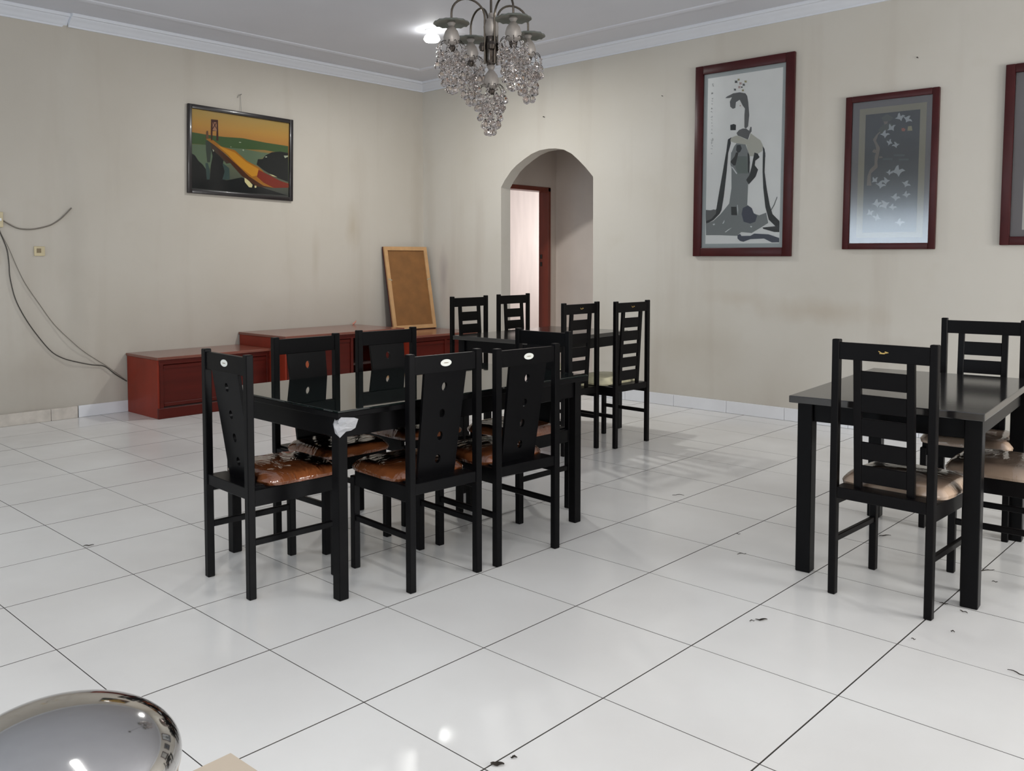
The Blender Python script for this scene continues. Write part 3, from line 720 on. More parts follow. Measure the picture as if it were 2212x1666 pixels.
INK_PRINT=[('ink2',[(0.391,0.839),(0.456,0.84),(0.515,0.831),(0.535,0.816),(0.547,0.783),(0.559,0.719),(0.55,0.662),(0.529,0.652),(0.512,0.658),(0.51,0.722),(0.514,0.754),(0.49,0.771),(0.459,0.802),(0.421,0.792),(0.416,0.763),(0.39,0.76),(0.363,0.773),(0.358,0.799),(0.379,0.82),(0.347,0.818),(0.31,0.82),(0.326,0.827),(0.365,0.834)]),
('ink1',[(0.367,0.679),(0.403,0.682),(0.426,0.676),(0.425,0.649),(0.369,0.652)]),
('ink2',[(0.433,0.634),(0.458,0.648),(0.496,0.654),(0.529,0.652),(0.562,0.639),(0.573,0.658),(0.585,0.657),(0.586,0.635),(0.569,0.623),(0.552,0.595),(0.52,0.602),(0.473,0.615),(0.447,0.62)]),
('cream',[(0.381,0.614),(0.434,0.621),(0.473,0.614),(0.52,0.6),(0.559,0.595),(0.576,0.626),(0.628,0.604),(0.674,0.586),(0.701,0.559),(0.697,0.531),(0.648,0.517),(0.61,0.508),(0.565,0.511),(0.535,0.57),(0.41,0.586),(0.373,0.595)]),
('ink1',[(0.342,0.518),(0.325,0.518),(0.338,0.577),(0.345,0.606),(0.381,0.615),(0.372,0.601),(0.377,0.585),(0.359,0.55)]),
('ink1',[(0.7,0.556),(0.718,0.539),(0.729,0.501),(0.709,0.502),(0.702,0.534)]),
('ink1',[(0.617,0.506),(0.641,0.522),(0.671,0.503)]),
('ink3',[(0.382,0.516),(0.387,0.539),(0.411,0.567),(0.436,0.582),(0.528,0.571),(0.557,0.531),(0.575,0.507)]),
('ink1',[(0.437,0.572),(0.476,0.572),(0.491,0.553),(0.473,0.535),(0.45,0.532),(0.433,0.546)]),
('ink1',[(0.329,0.54),(0.352,0.539),(0.339,0.441),(0.314,0.315),(0.292,0.242),(0.273,0.223),(0.206,0.19),(0.129,0.171),(0.126,0.191),(0.204,0.224),(0.237,0.25),(0.259,0.324),(0.298,0.442)]),
('ink2',[(0.122,0.246),(0.175,0.243),(0.209,0.247),(0.237,0.243),(0.232,0.223),(0.185,0.197),(0.126,0.186)]),
('ink3',[(0.382,0.538),(0.562,0.529),(0.574,0.503),(0.575,0.416),(0.562,0.368),(0.557,0.263),(0.604,0.246),(0.625,0.219),(0.678,0.208),(0.747,0.22),(0.77,0.168),(0.689,0.143),(0.607,0.119),(0.502,0.125),(0.457,0.106),(0.274,0.111),(0.131,0.112),(0.127,0.174),(0.206,0.186),(0.28,0.219),(0.371,0.274),(0.392,0.353),(0.388,0.455),(0.376,0.479)]),
('ink4',[(0.427,0.516),(0.545,0.511),(0.558,0.423),(0.453,0.427),(0.423,0.47)]),
('ink1',[(0.55,0.53),(0.566,0.519),(0.576,0.48),(0.571,0.419),(0.557,0.433)]),
('ink1',[(0.62,0.527),(0.653,0.519),(0.67,0.499),(0.63,0.485),(0.625,0.462),(0.659,0.439),(0.636,0.404),(0.569,0.367),(0.541,0.391),(0.572,0.413),(0.594,0.457),(0.607,0.495)]),
('ink1',[(0.703,0.523),(0.727,0.522),(0.723,0.426),(0.75,0.336),(0.781,0.258),(0.81,0.212),(0.878,0.176),(0.883,0.121),(0.83,0.122),(0.722,0.139),(0.715,0.146),(0.84,0.151),(0.775,0.184),(0.738,0.249),(0.714,0.343),(0.704,0.427)]),
('inkb',[(0.463,0.109),(0.49,0.116),(0.504,0.105),(0.596,0.105),(0.634,0.116),(0.775,0.111),(0.883,0.091),(0.884,0.07),(0.809,0.07),(0.732,0.09),(0.597,0.088),(0.526,0.075),(0.492,0.079),(0.465,0.092)]),
('inkb',[(0.513,0.248),(0.564,0.26),(0.604,0.246),(0.625,0.219),(0.659,0.206),(0.642,0.176),(0.591,0.167),(0.524,0.178),(0.502,0.218)]),
('ink1',[(0.392,0.257),(0.446,0.256),(0.456,0.212),(0.396,0.214)]),
('ink1',[(0.376,0.489),(0.42,0.516),(0.432,0.535),(0.458,0.534),(0.43,0.47),(0.41,0.468)]),
('ink2',[(0.794,0.235),(0.819,0.257),(0.849,0.298),(0.854,0.296),(0.826,0.255),(0.799,0.232)]),
('white',[(0.455,0.266),(0.46,0.265),(0.466,0.239),(0.464,0.209),(0.458,0.239)]),
('white',[(0.304,0.171),(0.326,0.191),(0.324,0.178),(0.312,0.17)]),
('white',[(0.331,0.127),(0.367,0.14),(0.407,0.15),(0.368,0.135),(0.341,0.125)]),
('white',[(0.377,0.467),(0.404,0.461),(0.45,0.427),(0.44,0.424),(0.398,0.455)]),
('white',[(0.201,0.17),(0.221,0.173),(0.225,0.166),(0.208,0.163)]),
('white',[(0.592,0.156),(0.611,0.154),(0.608,0.147),(0.595,0.149)]),
('ink2',[(0.431,0.894),(0.434,0.888),(0.42,0.89),(0.406,0.89),(0.408,0.896),(0.405,0.903),(0.419,0.901),(0.433,0.901)]),
('ochre',[(0.453,0.904),(0.455,0.899),(0.445,0.9),(0.435,0.9),(0.436,0.905),(0.434,0.91),(0.445,0.909),(0.455,0.909)]),
('pink',[(0.477,0.883),(0.479,0.877),(0.466,0.879),(0.453,0.879),(0.455,0.885),(0.452,0.891),(0.465,0.889),(0.478,0.889)]),
('ink2',[(0.509,0.874),(0.511,0.868),(0.499,0.87),(0.487,0.87),(0.488,0.876),(0.486,0.882),(0.498,0.88),(0.51,0.88)]),
('ochre',[(0.526,0.889),(0.528,0.883),(0.517,0.885),(0.506,0.885),(0.507,0.89),(0.505,0.896),(0.516,0.894),(0.527,0.894)]),
('pink',[(0.464,0.865),(0.467,0.859),(0.455,0.861),(0.443,0.861),(0.444,0.867),(0.442,0.873),(0.454,0.871),(0.466,0.871)]),
('ink2',[(0.419,0.856),(0.421,0.85),(0.41,0.852),(0.399,0.852),(0.4,0.857),(0.398,0.863),(0.409,0.861),(0.42,0.861)]),
('ochre',[(0.5,0.847),(0.501,0.842),(0.491,0.843),(0.481,0.843),(0.483,0.848),(0.481,0.853),(0.491,0.851),(0.501,0.851)]),
('ink1',[(0.486,0.863),(0.487,0.86),(0.48,0.861),(0.474,0.861),(0.474,0.864),(0.473,0.868),(0.48,0.867),(0.487,0.867)]),
('pink',[(0.473,0.771),(0.475,0.768),(0.468,0.768),(0.462,0.768),(0.462,0.771),(0.461,0.775),(0.468,0.774),(0.474,0.774)]),
('ink1',[(0.179,0.897),(0.182,0.896),(0.185,0.889),(0.182,0.89)]),
('ink1',[(0.173,0.893),(0.19,0.889),(0.19,0.888),(0.172,0.892)]),
('ink1',[(0.169,0.904),(0.173,0.903),(0.177,0.896),(0.174,0.897)]),
('ink1',[(0.17,0.903),(0.188,0.902),(0.188,0.901),(0.17,0.902)]),
('ink1',[(0.173,0.858),(0.175,0.856),(0.174,0.85),(0.171,0.851)]),
('ink1',[(0.163,0.858),(0.181,0.857),(0.181,0.855),(0.163,0.857)]),
('ink1',[(0.163,0.856),(0.166,0.855),(0.168,0.849),(0.165,0.85)]),
('ink1',[(0.165,0.852),(0.183,0.852),(0.183,0.851),(0.166,0.851)]),
('ink1',[(0.172,0.827),(0.174,0.826),(0.176,0.821),(0.174,0.822)]),
('ink1',[(0.164,0.829),(0.176,0.827),(0.175,0.826),(0.164,0.829)]),
('ink1',[(0.18,0.827),(0.181,0.826),(0.179,0.822),(0.178,0.823)]),
('ink1',[(0.172,0.827),(0.183,0.828),(0.184,0.827),(0.172,0.826)]),
('ink1',[(0.173,0.815),(0.175,0.815),(0.176,0.81),(0.175,0.811)]),
('ink1',[(0.163,0.815),(0.175,0.814),(0.175,0.814),(0.163,0.815)]),
('ink1',[(0.169,0.818),(0.17,0.817),(0.171,0.813),(0.169,0.814)]),
('ink1',[(0.172,0.813),(0.183,0.813),(0.184,0.812),(0.172,0.812)]),
('ink1',[(0.17,0.802),(0.172,0.801),(0.174,0.797),(0.172,0.797)]),
('ink1',[(0.165,0.799),(0.177,0.799),(0.177,0.799),(0.166,0.798)]),
('ink1',[(0.175,0.802),(0.176,0.801),(0.175,0.797),(0.174,0.798)]),
('ink1',[(0.173,0.798),(0.185,0.796),(0.184,0.796),(0.173,0.797)]),
('ink1',[(0.171,0.776),(0.173,0.775),(0.174,0.77),(0.172,0.771)]),
('ink1',[(0.168,0.777),(0.182,0.776),(0.182,0.775),(0.168,0.776)]),
('ink1',[(0.168,0.78),(0.17,0.779),(0.167,0.774),(0.165,0.775)]),
('ink1',[(0.164,0.774),(0.177,0.772),(0.177,0.771),(0.163,0.773)]),
('ink1',[(0.176,0.758),(0.178,0.756),(0.177,0.752),(0.176,0.753)]),
('ink1',[(0.16,0.759),(0.173,0.76),(0.174,0.759),(0.16,0.758)]),
('ink1',[(0.165,0.762),(0.168,0.761),(0.171,0.756),(0.168,0.757)]),
('ink1',[(0.168,0.759),(0.181,0.756),(0.18,0.756),(0.167,0.759)]),
('ink1',[(0.176,0.736),(0.177,0.735),(0.176,0.729),(0.174,0.731)]),
('ink1',[(0.162,0.731),(0.177,0.728),(0.176,0.727),(0.162,0.73)]),
('ink1',[(0.177,0.737),(0.179,0.735),(0.176,0.73),(0.174,0.731)]),
('ink1',[(0.17,0.733),(0.184,0.73),(0.184,0.729),(0.169,0.733)]),
('ink1',[(0.175,0.718),(0.176,0.718),(0.176,0.714),(0.175,0.715)]),
('ink1',[(0.165,0.719),(0.176,0.717),(0.176,0.717),(0.165,0.718)]),
('ink1',[(0.178,0.714),(0.179,0.713),(0.177,0.709),(0.176,0.71)]),
('ink1',[(0.169,0.719),(0.18,0.718),(0.18,0.718),(0.169,0.718)]),
('ink1',[(0.181,0.7),(0.183,0.699),(0.183,0.695),(0.182,0.696)]),
('ink1',[(0.171,0.702),(0.181,0.703),(0.182,0.702),(0.171,0.702)]),
('ink1',[(0.172,0.7),(0.173,0.699),(0.173,0.695),(0.171,0.696)]),
('ink1',[(0.168,0.701),(0.178,0.702),(0.178,0.701),(0.168,0.7)]),
('ink1',[(0.175,0.684),(0.177,0.684),(0.176,0.68),(0.175,0.681)]),
('ink1',[(0.173,0.686),(0.184,0.685),(0.184,0.684),(0.173,0.686)]),
('ink1',[(0.182,0.686),(0.184,0.685),(0.186,0.682),(0.184,0.682)]),
('ink1',[(0.169,0.688),(0.179,0.686),(0.178,0.686),(0.168,0.688)]),
('ink1',[(0.179,0.665),(0.181,0.664),(0.183,0.66),(0.181,0.661)]),
('ink1',[(0.171,0.666),(0.183,0.663),(0.183,0.663),(0.171,0.665)]),
('ink1',[(0.178,0.672),(0.179,0.671),(0.177,0.667),(0.176,0.668)]),
('ink1',[(0.171,0.664),(0.183,0.664),(0.184,0.664),(0.172,0.663)]),
('ink1',[(0.181,0.647),(0.183,0.646),(0.182,0.642),(0.18,0.643)]),
('ink1',[(0.171,0.646),(0.182,0.646),(0.183,0.646),(0.171,0.645)]),
('ink1',[(0.176,0.651),(0.178,0.65),(0.176,0.646),(0.174,0.647)]),
('ink1',[(0.168,0.646),(0.18,0.644),(0.18,0.643),(0.168,0.645)]),
('ink1',[(0.187,0.62),(0.191,0.619),(0.194,0.611),(0.191,0.613)]),
('ink1',[(0.167,0.613),(0.185,0.608),(0.185,0.607),(0.166,0.612)]),
('ink1',[(0.182,0.619),(0.185,0.617),(0.188,0.61),(0.185,0.611)]),
('ink1',[(0.178,0.609),(0.197,0.61),(0.198,0.609),(0.179,0.607)]),
('ink1',[(0.176,0.598),(0.178,0.596),(0.175,0.59),(0.173,0.592)]),
('ink1',[(0.169,0.601),(0.185,0.601),(0.185,0.6),(0.169,0.6)]),
('ink1',[(0.181,0.606),(0.183,0.605),(0.181,0.599),(0.179,0.6)]),
('ink1',[(0.173,0.595),(0.189,0.595),(0.19,0.594),(0.173,0.594)]),
('ink1',[(0.185,0.581),(0.187,0.581),(0.188,0.576),(0.186,0.577)]),
('ink1',[(0.181,0.581),(0.192,0.579),(0.192,0.578),(0.18,0.58)]),
('ink1',[(0.174,0.588),(0.175,0.587),(0.174,0.583),(0.173,0.584)]),
('ink1',[(0.172,0.581),(0.183,0.582),(0.184,0.581),(0.172,0.581)]),
('ink1',[(0.185,0.567),(0.186,0.566),(0.185,0.562),(0.183,0.563)]),
('ink1',[(0.169,0.565),(0.179,0.566),(0.18,0.565),(0.17,0.564)]),
('ink1',[(0.181,0.567),(0.183,0.566),(0.186,0.563),(0.184,0.563)]),
('ink1',[(0.169,0.564),(0.179,0.565),(0.18,0.565),(0.17,0.564)]),
('ink1',[(0.175,0.541),(0.176,0.54),(0.177,0.537),(0.175,0.537)]),
('ink1',[(0.175,0.538),(0.184,0.538),(0.185,0.537),(0.175,0.537)]),
('ink1',[(0.179,0.542),(0.18,0.542),(0.181,0.538),(0.18,0.539)]),
('ink1',[(0.177,0.54),(0.186,0.541),(0.186,0.54),(0.178,0.54)])]
CRANE_PRINT=[('bark',[(0.428,0.86),(0.47,0.835),(0.449,0.79),(0.412,0.769),(0.362,0.74),(0.34,0.703),(0.386,0.654),(0.377,0.616),(0.362,0.57),(0.367,0.531),(0.297,0.494),(0.295,0.455),(0.306,0.415),(0.252,0.416),(0.258,0.479),(0.281,0.518),(0.331,0.547),(0.332,0.602),(0.348,0.633),(0.337,0.672),(0.305,0.712),(0.342,0.741),(0.399,0.77),(0.429,0.799),(0.412,0.83)]),
('pine',[(0.359,0.771),(0.409,0.8),(0.486,0.811),(0.529,0.786),(0.479,0.766),(0.402,0.746)]),
('pine',[(0.39,0.847),(0.453,0.867),(0.522,0.84),(0.485,0.819),(0.419,0.822)]),
('bark',[(0.374,0.639),(0.319,0.649),(0.301,0.634),(0.322,0.626),(0.369,0.624)]),
('bark',[(0.379,0.6),(0.412,0.599),(0.42,0.591),(0.38,0.589)]),
('water',[(0.42,0.587),(0.527,0.583),(0.528,0.572),(0.422,0.576)]),
('water',[(0.537,0.606),(0.655,0.602),(0.656,0.59),(0.538,0.595)]),
('water',[(0.593,0.577),(0.697,0.574),(0.698,0.562),(0.594,0.566)]),
('sun',[(0.609,0.767),(0.634,0.77),(0.655,0.758),(0.644,0.747),(0.617,0.75)]),
('ochre',[(0.679,0.776),(0.717,0.778),(0.727,0.747),(0.675,0.749)]),
('bird',[(0.537,0.834),(0.563,0.841),(0.571,0.861),(0.585,0.869),(0.599,0.845),(0.622,0.852),(0.649,0.845),(0.626,0.838),(0.615,0.829),(0.608,0.813),(0.591,0.825),(0.569,0.829)]),
('bird',[(0.626,0.841),(0.654,0.835),(0.683,0.843),(0.702,0.841),(0.686,0.823),(0.711,0.818),(0.723,0.803),(0.697,0.809),(0.679,0.808),(0.655,0.802),(0.656,0.816),(0.644,0.826)]),
('bird',[(0.459,0.763),(0.478,0.774),(0.476,0.794),(0.484,0.804),(0.507,0.784),(0.524,0.794),(0.55,0.792),(0.533,0.782),(0.529,0.771),(0.531,0.755),(0.51,0.764),(0.489,0.764)]),
('bird',[(0.38,0.744),(0.408,0.746),(0.426,0.762),(0.443,0.767),(0.444,0.744),(0.47,0.746),(0.492,0.736),(0.466,0.734),(0.452,0.727),(0.437,0.714),(0.427,0.728),(0.407,0.735)]),
('bird',[(0.474,0.664),(0.477,0.676),(0.46,0.69),(0.457,0.698),(0.486,0.691),(0.487,0.702),(0.504,0.707),(0.502,0.696),(0.508,0.687),(0.521,0.676),(0.502,0.677),(0.49,0.672)]),
('bird',[(0.598,0.671),(0.575,0.671),(0.553,0.684),(0.537,0.687),(0.547,0.669),(0.526,0.67),(0.513,0.661),(0.534,0.66),(0.549,0.655),(0.566,0.645),(0.568,0.657),(0.58,0.662)]),
('bird',[(0.458,0.498),(0.479,0.498),(0.494,0.509),(0.507,0.512),(0.505,0.495),(0.524,0.496),(0.538,0.488),(0.52,0.487),(0.508,0.483),(0.496,0.474),(0.49,0.485),(0.477,0.49)]),
('bird',[(0.51,0.499),(0.549,0.505),(0.57,0.53),(0.592,0.538),(0.6,0.506),(0.635,0.512),(0.667,0.499),(0.633,0.493),(0.615,0.482),(0.598,0.462),(0.58,0.481),(0.551,0.489)]),
('bird',[(0.307,0.435),(0.32,0.446),(0.316,0.463),(0.321,0.471),(0.343,0.456),(0.355,0.466),(0.376,0.466),(0.364,0.456),(0.362,0.447),(0.366,0.433),(0.347,0.439),(0.33,0.438)]),
('bird',[(0.348,0.428),(0.38,0.427),(0.405,0.442),(0.426,0.445),(0.419,0.421),(0.447,0.421),(0.467,0.408),(0.439,0.408),(0.421,0.403),(0.4,0.391),(0.393,0.407),(0.375,0.416)]),
('bird',[(0.509,0.443),(0.482,0.446),(0.458,0.461),(0.44,0.466),(0.447,0.444),(0.422,0.446),(0.405,0.437),(0.43,0.434),(0.447,0.428),(0.466,0.415),(0.471,0.428),(0.487,0.435)]),
('bird',[(0.633,0.429),(0.66,0.425),(0.686,0.435),(0.705,0.436),(0.692,0.416),(0.716,0.413),(0.73,0.4),(0.705,0.403),(0.688,0.401),(0.667,0.393),(0.666,0.407),(0.652,0.416)]),
('bird',[(0.639,0.347),(0.662,0.35),(0.674,0.365),(0.688,0.371),(0.692,0.351),(0.713,0.355),(0.732,0.347),(0.712,0.344),(0.701,0.337),(0.691,0.325),(0.68,0.336),(0.663,0.341)]),
('bird',[(0.517,0.339),(0.546,0.34),(0.567,0.355),(0.585,0.359),(0.582,0.336),(0.608,0.338),(0.628,0.327),(0.603,0.325),(0.587,0.319),(0.57,0.307),(0.562,0.321),(0.544,0.328)]),
('bird',[(0.313,0.297),(0.343,0.301),(0.359,0.321),(0.377,0.327),(0.383,0.303),(0.409,0.307),(0.435,0.298),(0.408,0.293),(0.394,0.285),(0.38,0.269),(0.367,0.283),(0.345,0.289)]),
('bird',[(0.512,0.304),(0.479,0.3),(0.442,0.314),(0.418,0.316),(0.44,0.291),(0.409,0.288),(0.396,0.272),(0.427,0.275),(0.45,0.27),(0.48,0.259),(0.477,0.277),(0.491,0.288)]),
('bird',[(0.497,0.273),(0.521,0.275),(0.536,0.289),(0.551,0.294),(0.552,0.274),(0.574,0.277),(0.592,0.268),(0.571,0.266),(0.558,0.26),(0.546,0.248),(0.537,0.26),(0.52,0.265)]),
('bird',[(0.258,0.227),(0.277,0.236),(0.278,0.254),(0.287,0.262),(0.305,0.244),(0.321,0.253),(0.344,0.251),(0.328,0.242),(0.322,0.233),(0.321,0.218),(0.304,0.227),(0.285,0.227)]),
('bird',[(0.425,0.198),(0.401,0.206),(0.389,0.224),(0.375,0.232),(0.368,0.212),(0.346,0.219),(0.323,0.214),(0.346,0.207),(0.357,0.198),(0.366,0.183),(0.379,0.194),(0.398,0.196)]),
('bird',[(0.571,0.174),(0.599,0.177),(0.616,0.194),(0.633,0.199),(0.635,0.177),(0.66,0.18),(0.682,0.17),(0.657,0.167),(0.642,0.16),(0.628,0.146),(0.617,0.16),(0.598,0.166)])]
BRIDGE_PRINT=[('hill',[(0.037,0.687),(0.178,0.68),(0.324,0.681),(0.505,0.696),(0.723,0.68),(0.959,0.674),(0.958,0.572),(0.722,0.59),(0.432,0.561),(0.241,0.555),(0.13,0.562),(0.037,0.555)]),
('sea',[(0.037,0.551),(0.162,0.564),(0.295,0.556),(0.503,0.572),(0.684,0.557),(0.797,0.556),(0.668,0.482),(0.637,0.406),(0.5,0.413),(0.359,0.358),(0.156,0.288),(0.038,0.447)]),
('dark',[(0.035,0.451),(0.069,0.431),(0.1,0.373),(0.138,0.336),(0.169,0.281),(0.18,0.171),(0.315,0.196),(0.356,0.183),(0.497,0.235),(0.715,0.134),(0.963,0.066),(0.494,0.057),(0.032,0.061)]),
('dark',[(0.641,0.406),(0.653,0.471),(0.698,0.478),(0.728,0.527),(0.789,0.573),(0.874,0.596),(0.959,0.591),(0.96,0.236),(0.832,0.276),(0.703,0.352)]),
('teal',[(0.318,0.378),(0.345,0.356),(0.379,0.326),(0.384,0.195),(0.315,0.187),(0.33,0.285)]),
('teal',[(0.161,0.356),(0.184,0.359),(0.202,0.268),(0.2,0.174),(0.174,0.17)]),
('dark',[(0.208,0.55),(0.294,0.521),(0.333,0.441),(0.318,0.361),(0.337,0.286),(0.315,0.187),(0.2,0.174),(0.21,0.337),(0.226,0.442)]),
('steel',[(0.163,0.61),(0.209,0.61),(0.214,0.508),(0.204,0.371),(0.178,0.367),(0.167,0.501)]),
('steel2',[(0.209,0.601),(0.268,0.56),(0.375,0.447),(0.387,0.388),(0.353,0.375),(0.293,0.452),(0.214,0.526)]),
('gold',[(0.164,0.631),(0.21,0.643),(0.308,0.567),(0.432,0.543),(0.543,0.437),(0.666,0.374),(0.718,0.317),(0.885,0.236),(0.964,0.217),(0.964,0.17),(0.814,0.145),(0.701,0.16),(0.569,0.253),(0.464,0.355),(0.361,0.471),(0.241,0.573)]),
('amber',[(0.268,0.577),(0.431,0.517),(0.543,0.419),(0.659,0.355),(0.665,0.283),(0.598,0.257),(0.471,0.365),(0.362,0.489)]),
('red',[(0.659,0.346),(0.733,0.31),(0.885,0.236),(0.964,0.213),(0.96,0.165),(0.814,0.145),(0.709,0.197),(0.643,0.262)]),
('brown',[(0.267,0.534),(0.361,0.463),(0.471,0.356),(0.569,0.253),(0.708,0.161),(0.814,0.145),(0.641,0.144),(0.497,0.253),(0.387,0.388),(0.293,0.47)]),
('tower',[(0.212,0.863),(0.274,0.866),(0.279,0.63),(0.259,0.627),(0.261,0.738),(0.225,0.731),(0.223,0.62),(0.209,0.627)]),
('sky2',[(0.226,0.834),(0.263,0.836),(0.263,0.738),(0.226,0.74)]),
('tower',[(0.226,0.834),(0.234,0.835),(0.262,0.772),(0.262,0.756)]),
('tower',[(0.263,0.831),(0.257,0.834),(0.225,0.765),(0.226,0.748)]),
('tower2',[(0.169,0.72),(0.185,0.728),(0.19,0.64),(0.164,0.627)]),
('lamp',[(0.522,0.234),(0.54,0.223),(0.568,0.199),(0.601,0.158),(0.593,0.126),(0.567,0.127),(0.525,0.185)]),
('lamp',[(0.619,0.151),(0.637,0.153),(0.639,0.131),(0.622,0.124)]),
('lamp',[(0.763,0.309),(0.801,0.302),(0.847,0.28),(0.801,0.286)]),
('lamp2',[(0.912,0.551),(0.956,0.558),(0.956,0.544),(0.924,0.522)]),
('lamp2',[(0.469,0.646),(0.49,0.647),(0.488,0.638),(0.47,0.637)]),
('lamp2',[(0.502,0.563),(0.517,0.566),(0.515,0.546),(0.504,0.55)]),
('lamp2',[(0.387,0.58),(0.398,0.58),(0.395,0.569)]),
('lamp2',[(0.724,0.513),(0.743,0.516),(0.741,0.504),(0.725,0.502)]),
('lamp2',[(0.224,0.527),(0.24,0.508),(0.23,0.494)])]

t = thing('framed_painting', 'tall ink-wash painting of a standing robed figure in a dark red frame', 'painting', (3.620, -.001, 1.387), 0)
t.rotation_euler = (0, math.radians(.35), 0)
W_, H_ = .914, 1.682
picture(t, W_, H_, .075, .034, 'mahogany_frame', [('backing', 'silver_mat'), ('paper', 'rice_paper', (.123, .880, .066, .934))])
printed(t, 'ink_print', INK_PRINT, W_, H_, -.0095, (.124, .879, .067, .933), .00008)
t = thing('framed_painting', 'dark silk picture of white cranes and a pine tree, window glare on its glass', 'painting', (4.957, -.001, 1.435), 0)
t.rotation_euler = (0, math.radians(.5), 0)
W_, H_ = .684, 1.195
picture(t, W_, H_, .048, .034, 'mahogany_frame', [('backing', 'grey_mat'), ('gold_border', 'gold_mat', (.148, .866, .076, .917)), ('silk', 'print_night_silk', (.218, .800, .110, .876))], 'picture_glass_soft')
printed(t, 'crane_print', CRANE_PRINT, W_, H_, -.0112, (.219, .799, .111, .875), .00008)
t = thing('framed_painting', 'red-framed picture with a grey border, cut off by the right edge', 'painting', (6.068, -.001, 1.453), 0)
t.rotation_euler = (0, math.radians(.5), 0)
W_, H_ = .80, 1.262
picture(t, W_, H_, .060, .034, 'mahogany_frame', [('backing', 'grey_mat'), ('paper', 'plain_paper', (.165, .84, .085, .90))])
bud = [('pine', [(.19, .58), (.21, .60), (.22, .585), (.20, .57)]), ('ochre', [(.20, .56), (.225, .57), (.235, .55), (.21, .54)]), ('pine', [(.195, .53), (.215, .545), (.225, .52), (.205, .515)]), ('bark', [(.20, .62), (.40, .70), (.41, .69), (.21, .61)]), ('pink', [(.40, .60), (.46, .66), (.52, .62), (.47, .56)])]
printed(t, 'flower_print', bud, W_, H_, -.0095, (.166, .839, .086, .899))
# bridge picture on the left wall
t = thing('framed_poster', 'black-framed dusk view of a lit suspension bridge hung high on the left wall', 'painting', (.001, -3.012, 1.992), 0)
t.rotation_euler = (0, math.radians(1.2), PI/2)
W_, H_ = 1.165, .835
picture(t, W_, H_, .040, .030, 'black_frame', [('backing', 'print_dusk_sky')], 'poster_glass')
printed(t, 'bridge_print', BRIDGE_PRINT, W_, H_, -.0075, (.034, .966, .05, .952), .0001)
bm = BM(); tube(bm, [(W_*.49, -.02, H_-.01), (W_*.487, -.012, H_+.07), (W_*.483, -.006, H_+.165)], .0022, 6)
tube(bm, [(W_*.483, -.004, H_+.165), (W_*.465, -.010, H_+.16), (W_*.455, -.010, H_+.13)], .0025, 6)
tube(bm, [(W_*.483, .0, H_+.165), (W_*.483, -.03, H_+.170)], .004, 6)
obj('hanging_wire', bm, 'wire', t)

# ---------------------------------------------------------------- electrical fittings and cables on the left wall
def wallpt(y, z, off=0.0):
    x = 0 if y > -3.93 else (-.036 if y < -4.2 else -.036*((-3.93-y)/.27)**1.5)
    return (x+off, y, z)
t = thing('wall_socket', 'yellowed single wall socket to the right of the hanging cables', 'socket', wallpt(-4.33, 1.437, .001))
bm = BM(); box(bm, (.005, 0, 0), (.010, .086, .080), bev=.003, seg=2); obj('plate', bm, 'socket_plastic', t)
bm = BM(); box(bm, (.012, -.006, .004), (.005, .034, .036), bev=.001); obj('insert', bm, 'socket_dark', t)
t = thing('junction_box', 'yellowed surface box at the left edge where the cables start', 'socket', wallpt(-4.66, 1.69, .001))
bm = BM(); box(bm, (.014, 0, 0), (.028, .10, .125), bev=.004, seg=2); obj('cover', bm, 'socket_plastic', t)
bm = BM(); box(bm, (.031, .02, .0), (.006, .030, .022), bev=.001); obj('switch', bm, 'white_plastic', t)
t = thing('wall_socket', 'cream socket with a red switch below the junction box, mostly out of frame', 'socket', wallpt(-4.685, 1.40, .001))
bm = BM(); box(bm, (.006, 0, 0), (.012, .086, .15), bev=.003, seg=2); obj('plate', bm, 'socket_plastic', t)
bm = BM(); box(bm, (.014, .024, .035), (.006, .024, .036), bev=.001); obj('switch', bm, 'socket_red', t)
def cable(pts, r, mt, label):
    P_ = []
    n = len(pts)
    for i in range(n-1):
        p0, p1, p2, p3 = [Vector(pts[max(0, min(n-1, k))]) for k in (i-1, i, i+1, i+2)]
        for s in range(6):
            q = s/6; P_.append(.5*((2*p1)+(-p0+p2)*q+(2*p0-5*p1+4*p2-p3)*q*q+(-p0+3*p1-3*p2+p3)*q**3))
    P_.append(Vector(pts[-1]))
    bm = BM(); tube(bm, P_, r, 7); o = obj('cable', bm, mt, smooth=True)
    return tag(o, label, 'cable')
cable([wallpt(-4.66, 1.64, .03), wallpt(-4.63, 1.575, .018), wallpt(-4.585, 1.45, .012), wallpt(-4.572, 1.33, .012), wallpt(-4.567, 1.219, .012), wallpt(-4.53, 1.04, .012), wallpt(-4.455, .873, .012),
       wallpt(-4.36, .72, .012), wallpt(-4.26, .589, .012), wallpt(-4.17, .525, .012), wallpt(-4.071, .487, .014), wallpt(-3.94, .45, .014), (.014, -3.83, .428), (.016, -3.73, .345), (.012, -3.63, .275)], .0042, 'cable_black',
      'black power cable sagging low from the junction box to the red cabinet')
cable([wallpt(-4.655, 1.635, .04), wallpt(-4.622, 1.56, .028), wallpt(-4.57, 1.45, .022), wallpt(-4.51, 1.30, .012), wallpt(-4.447, 1.16, .012), wallpt(-4.34, .985, .012), wallpt(-4.235, .823, .012), wallpt(-4.12, .69, .012),
       wallpt(-4.01, .578, .014), (.014, -3.91, .50), (.018, -3.83, .442), (.024, -3.73, .36), (.022, -3.64, .285)], .0030, 'cable_grey',
      'thinner grey cable strung straighter above the black one')
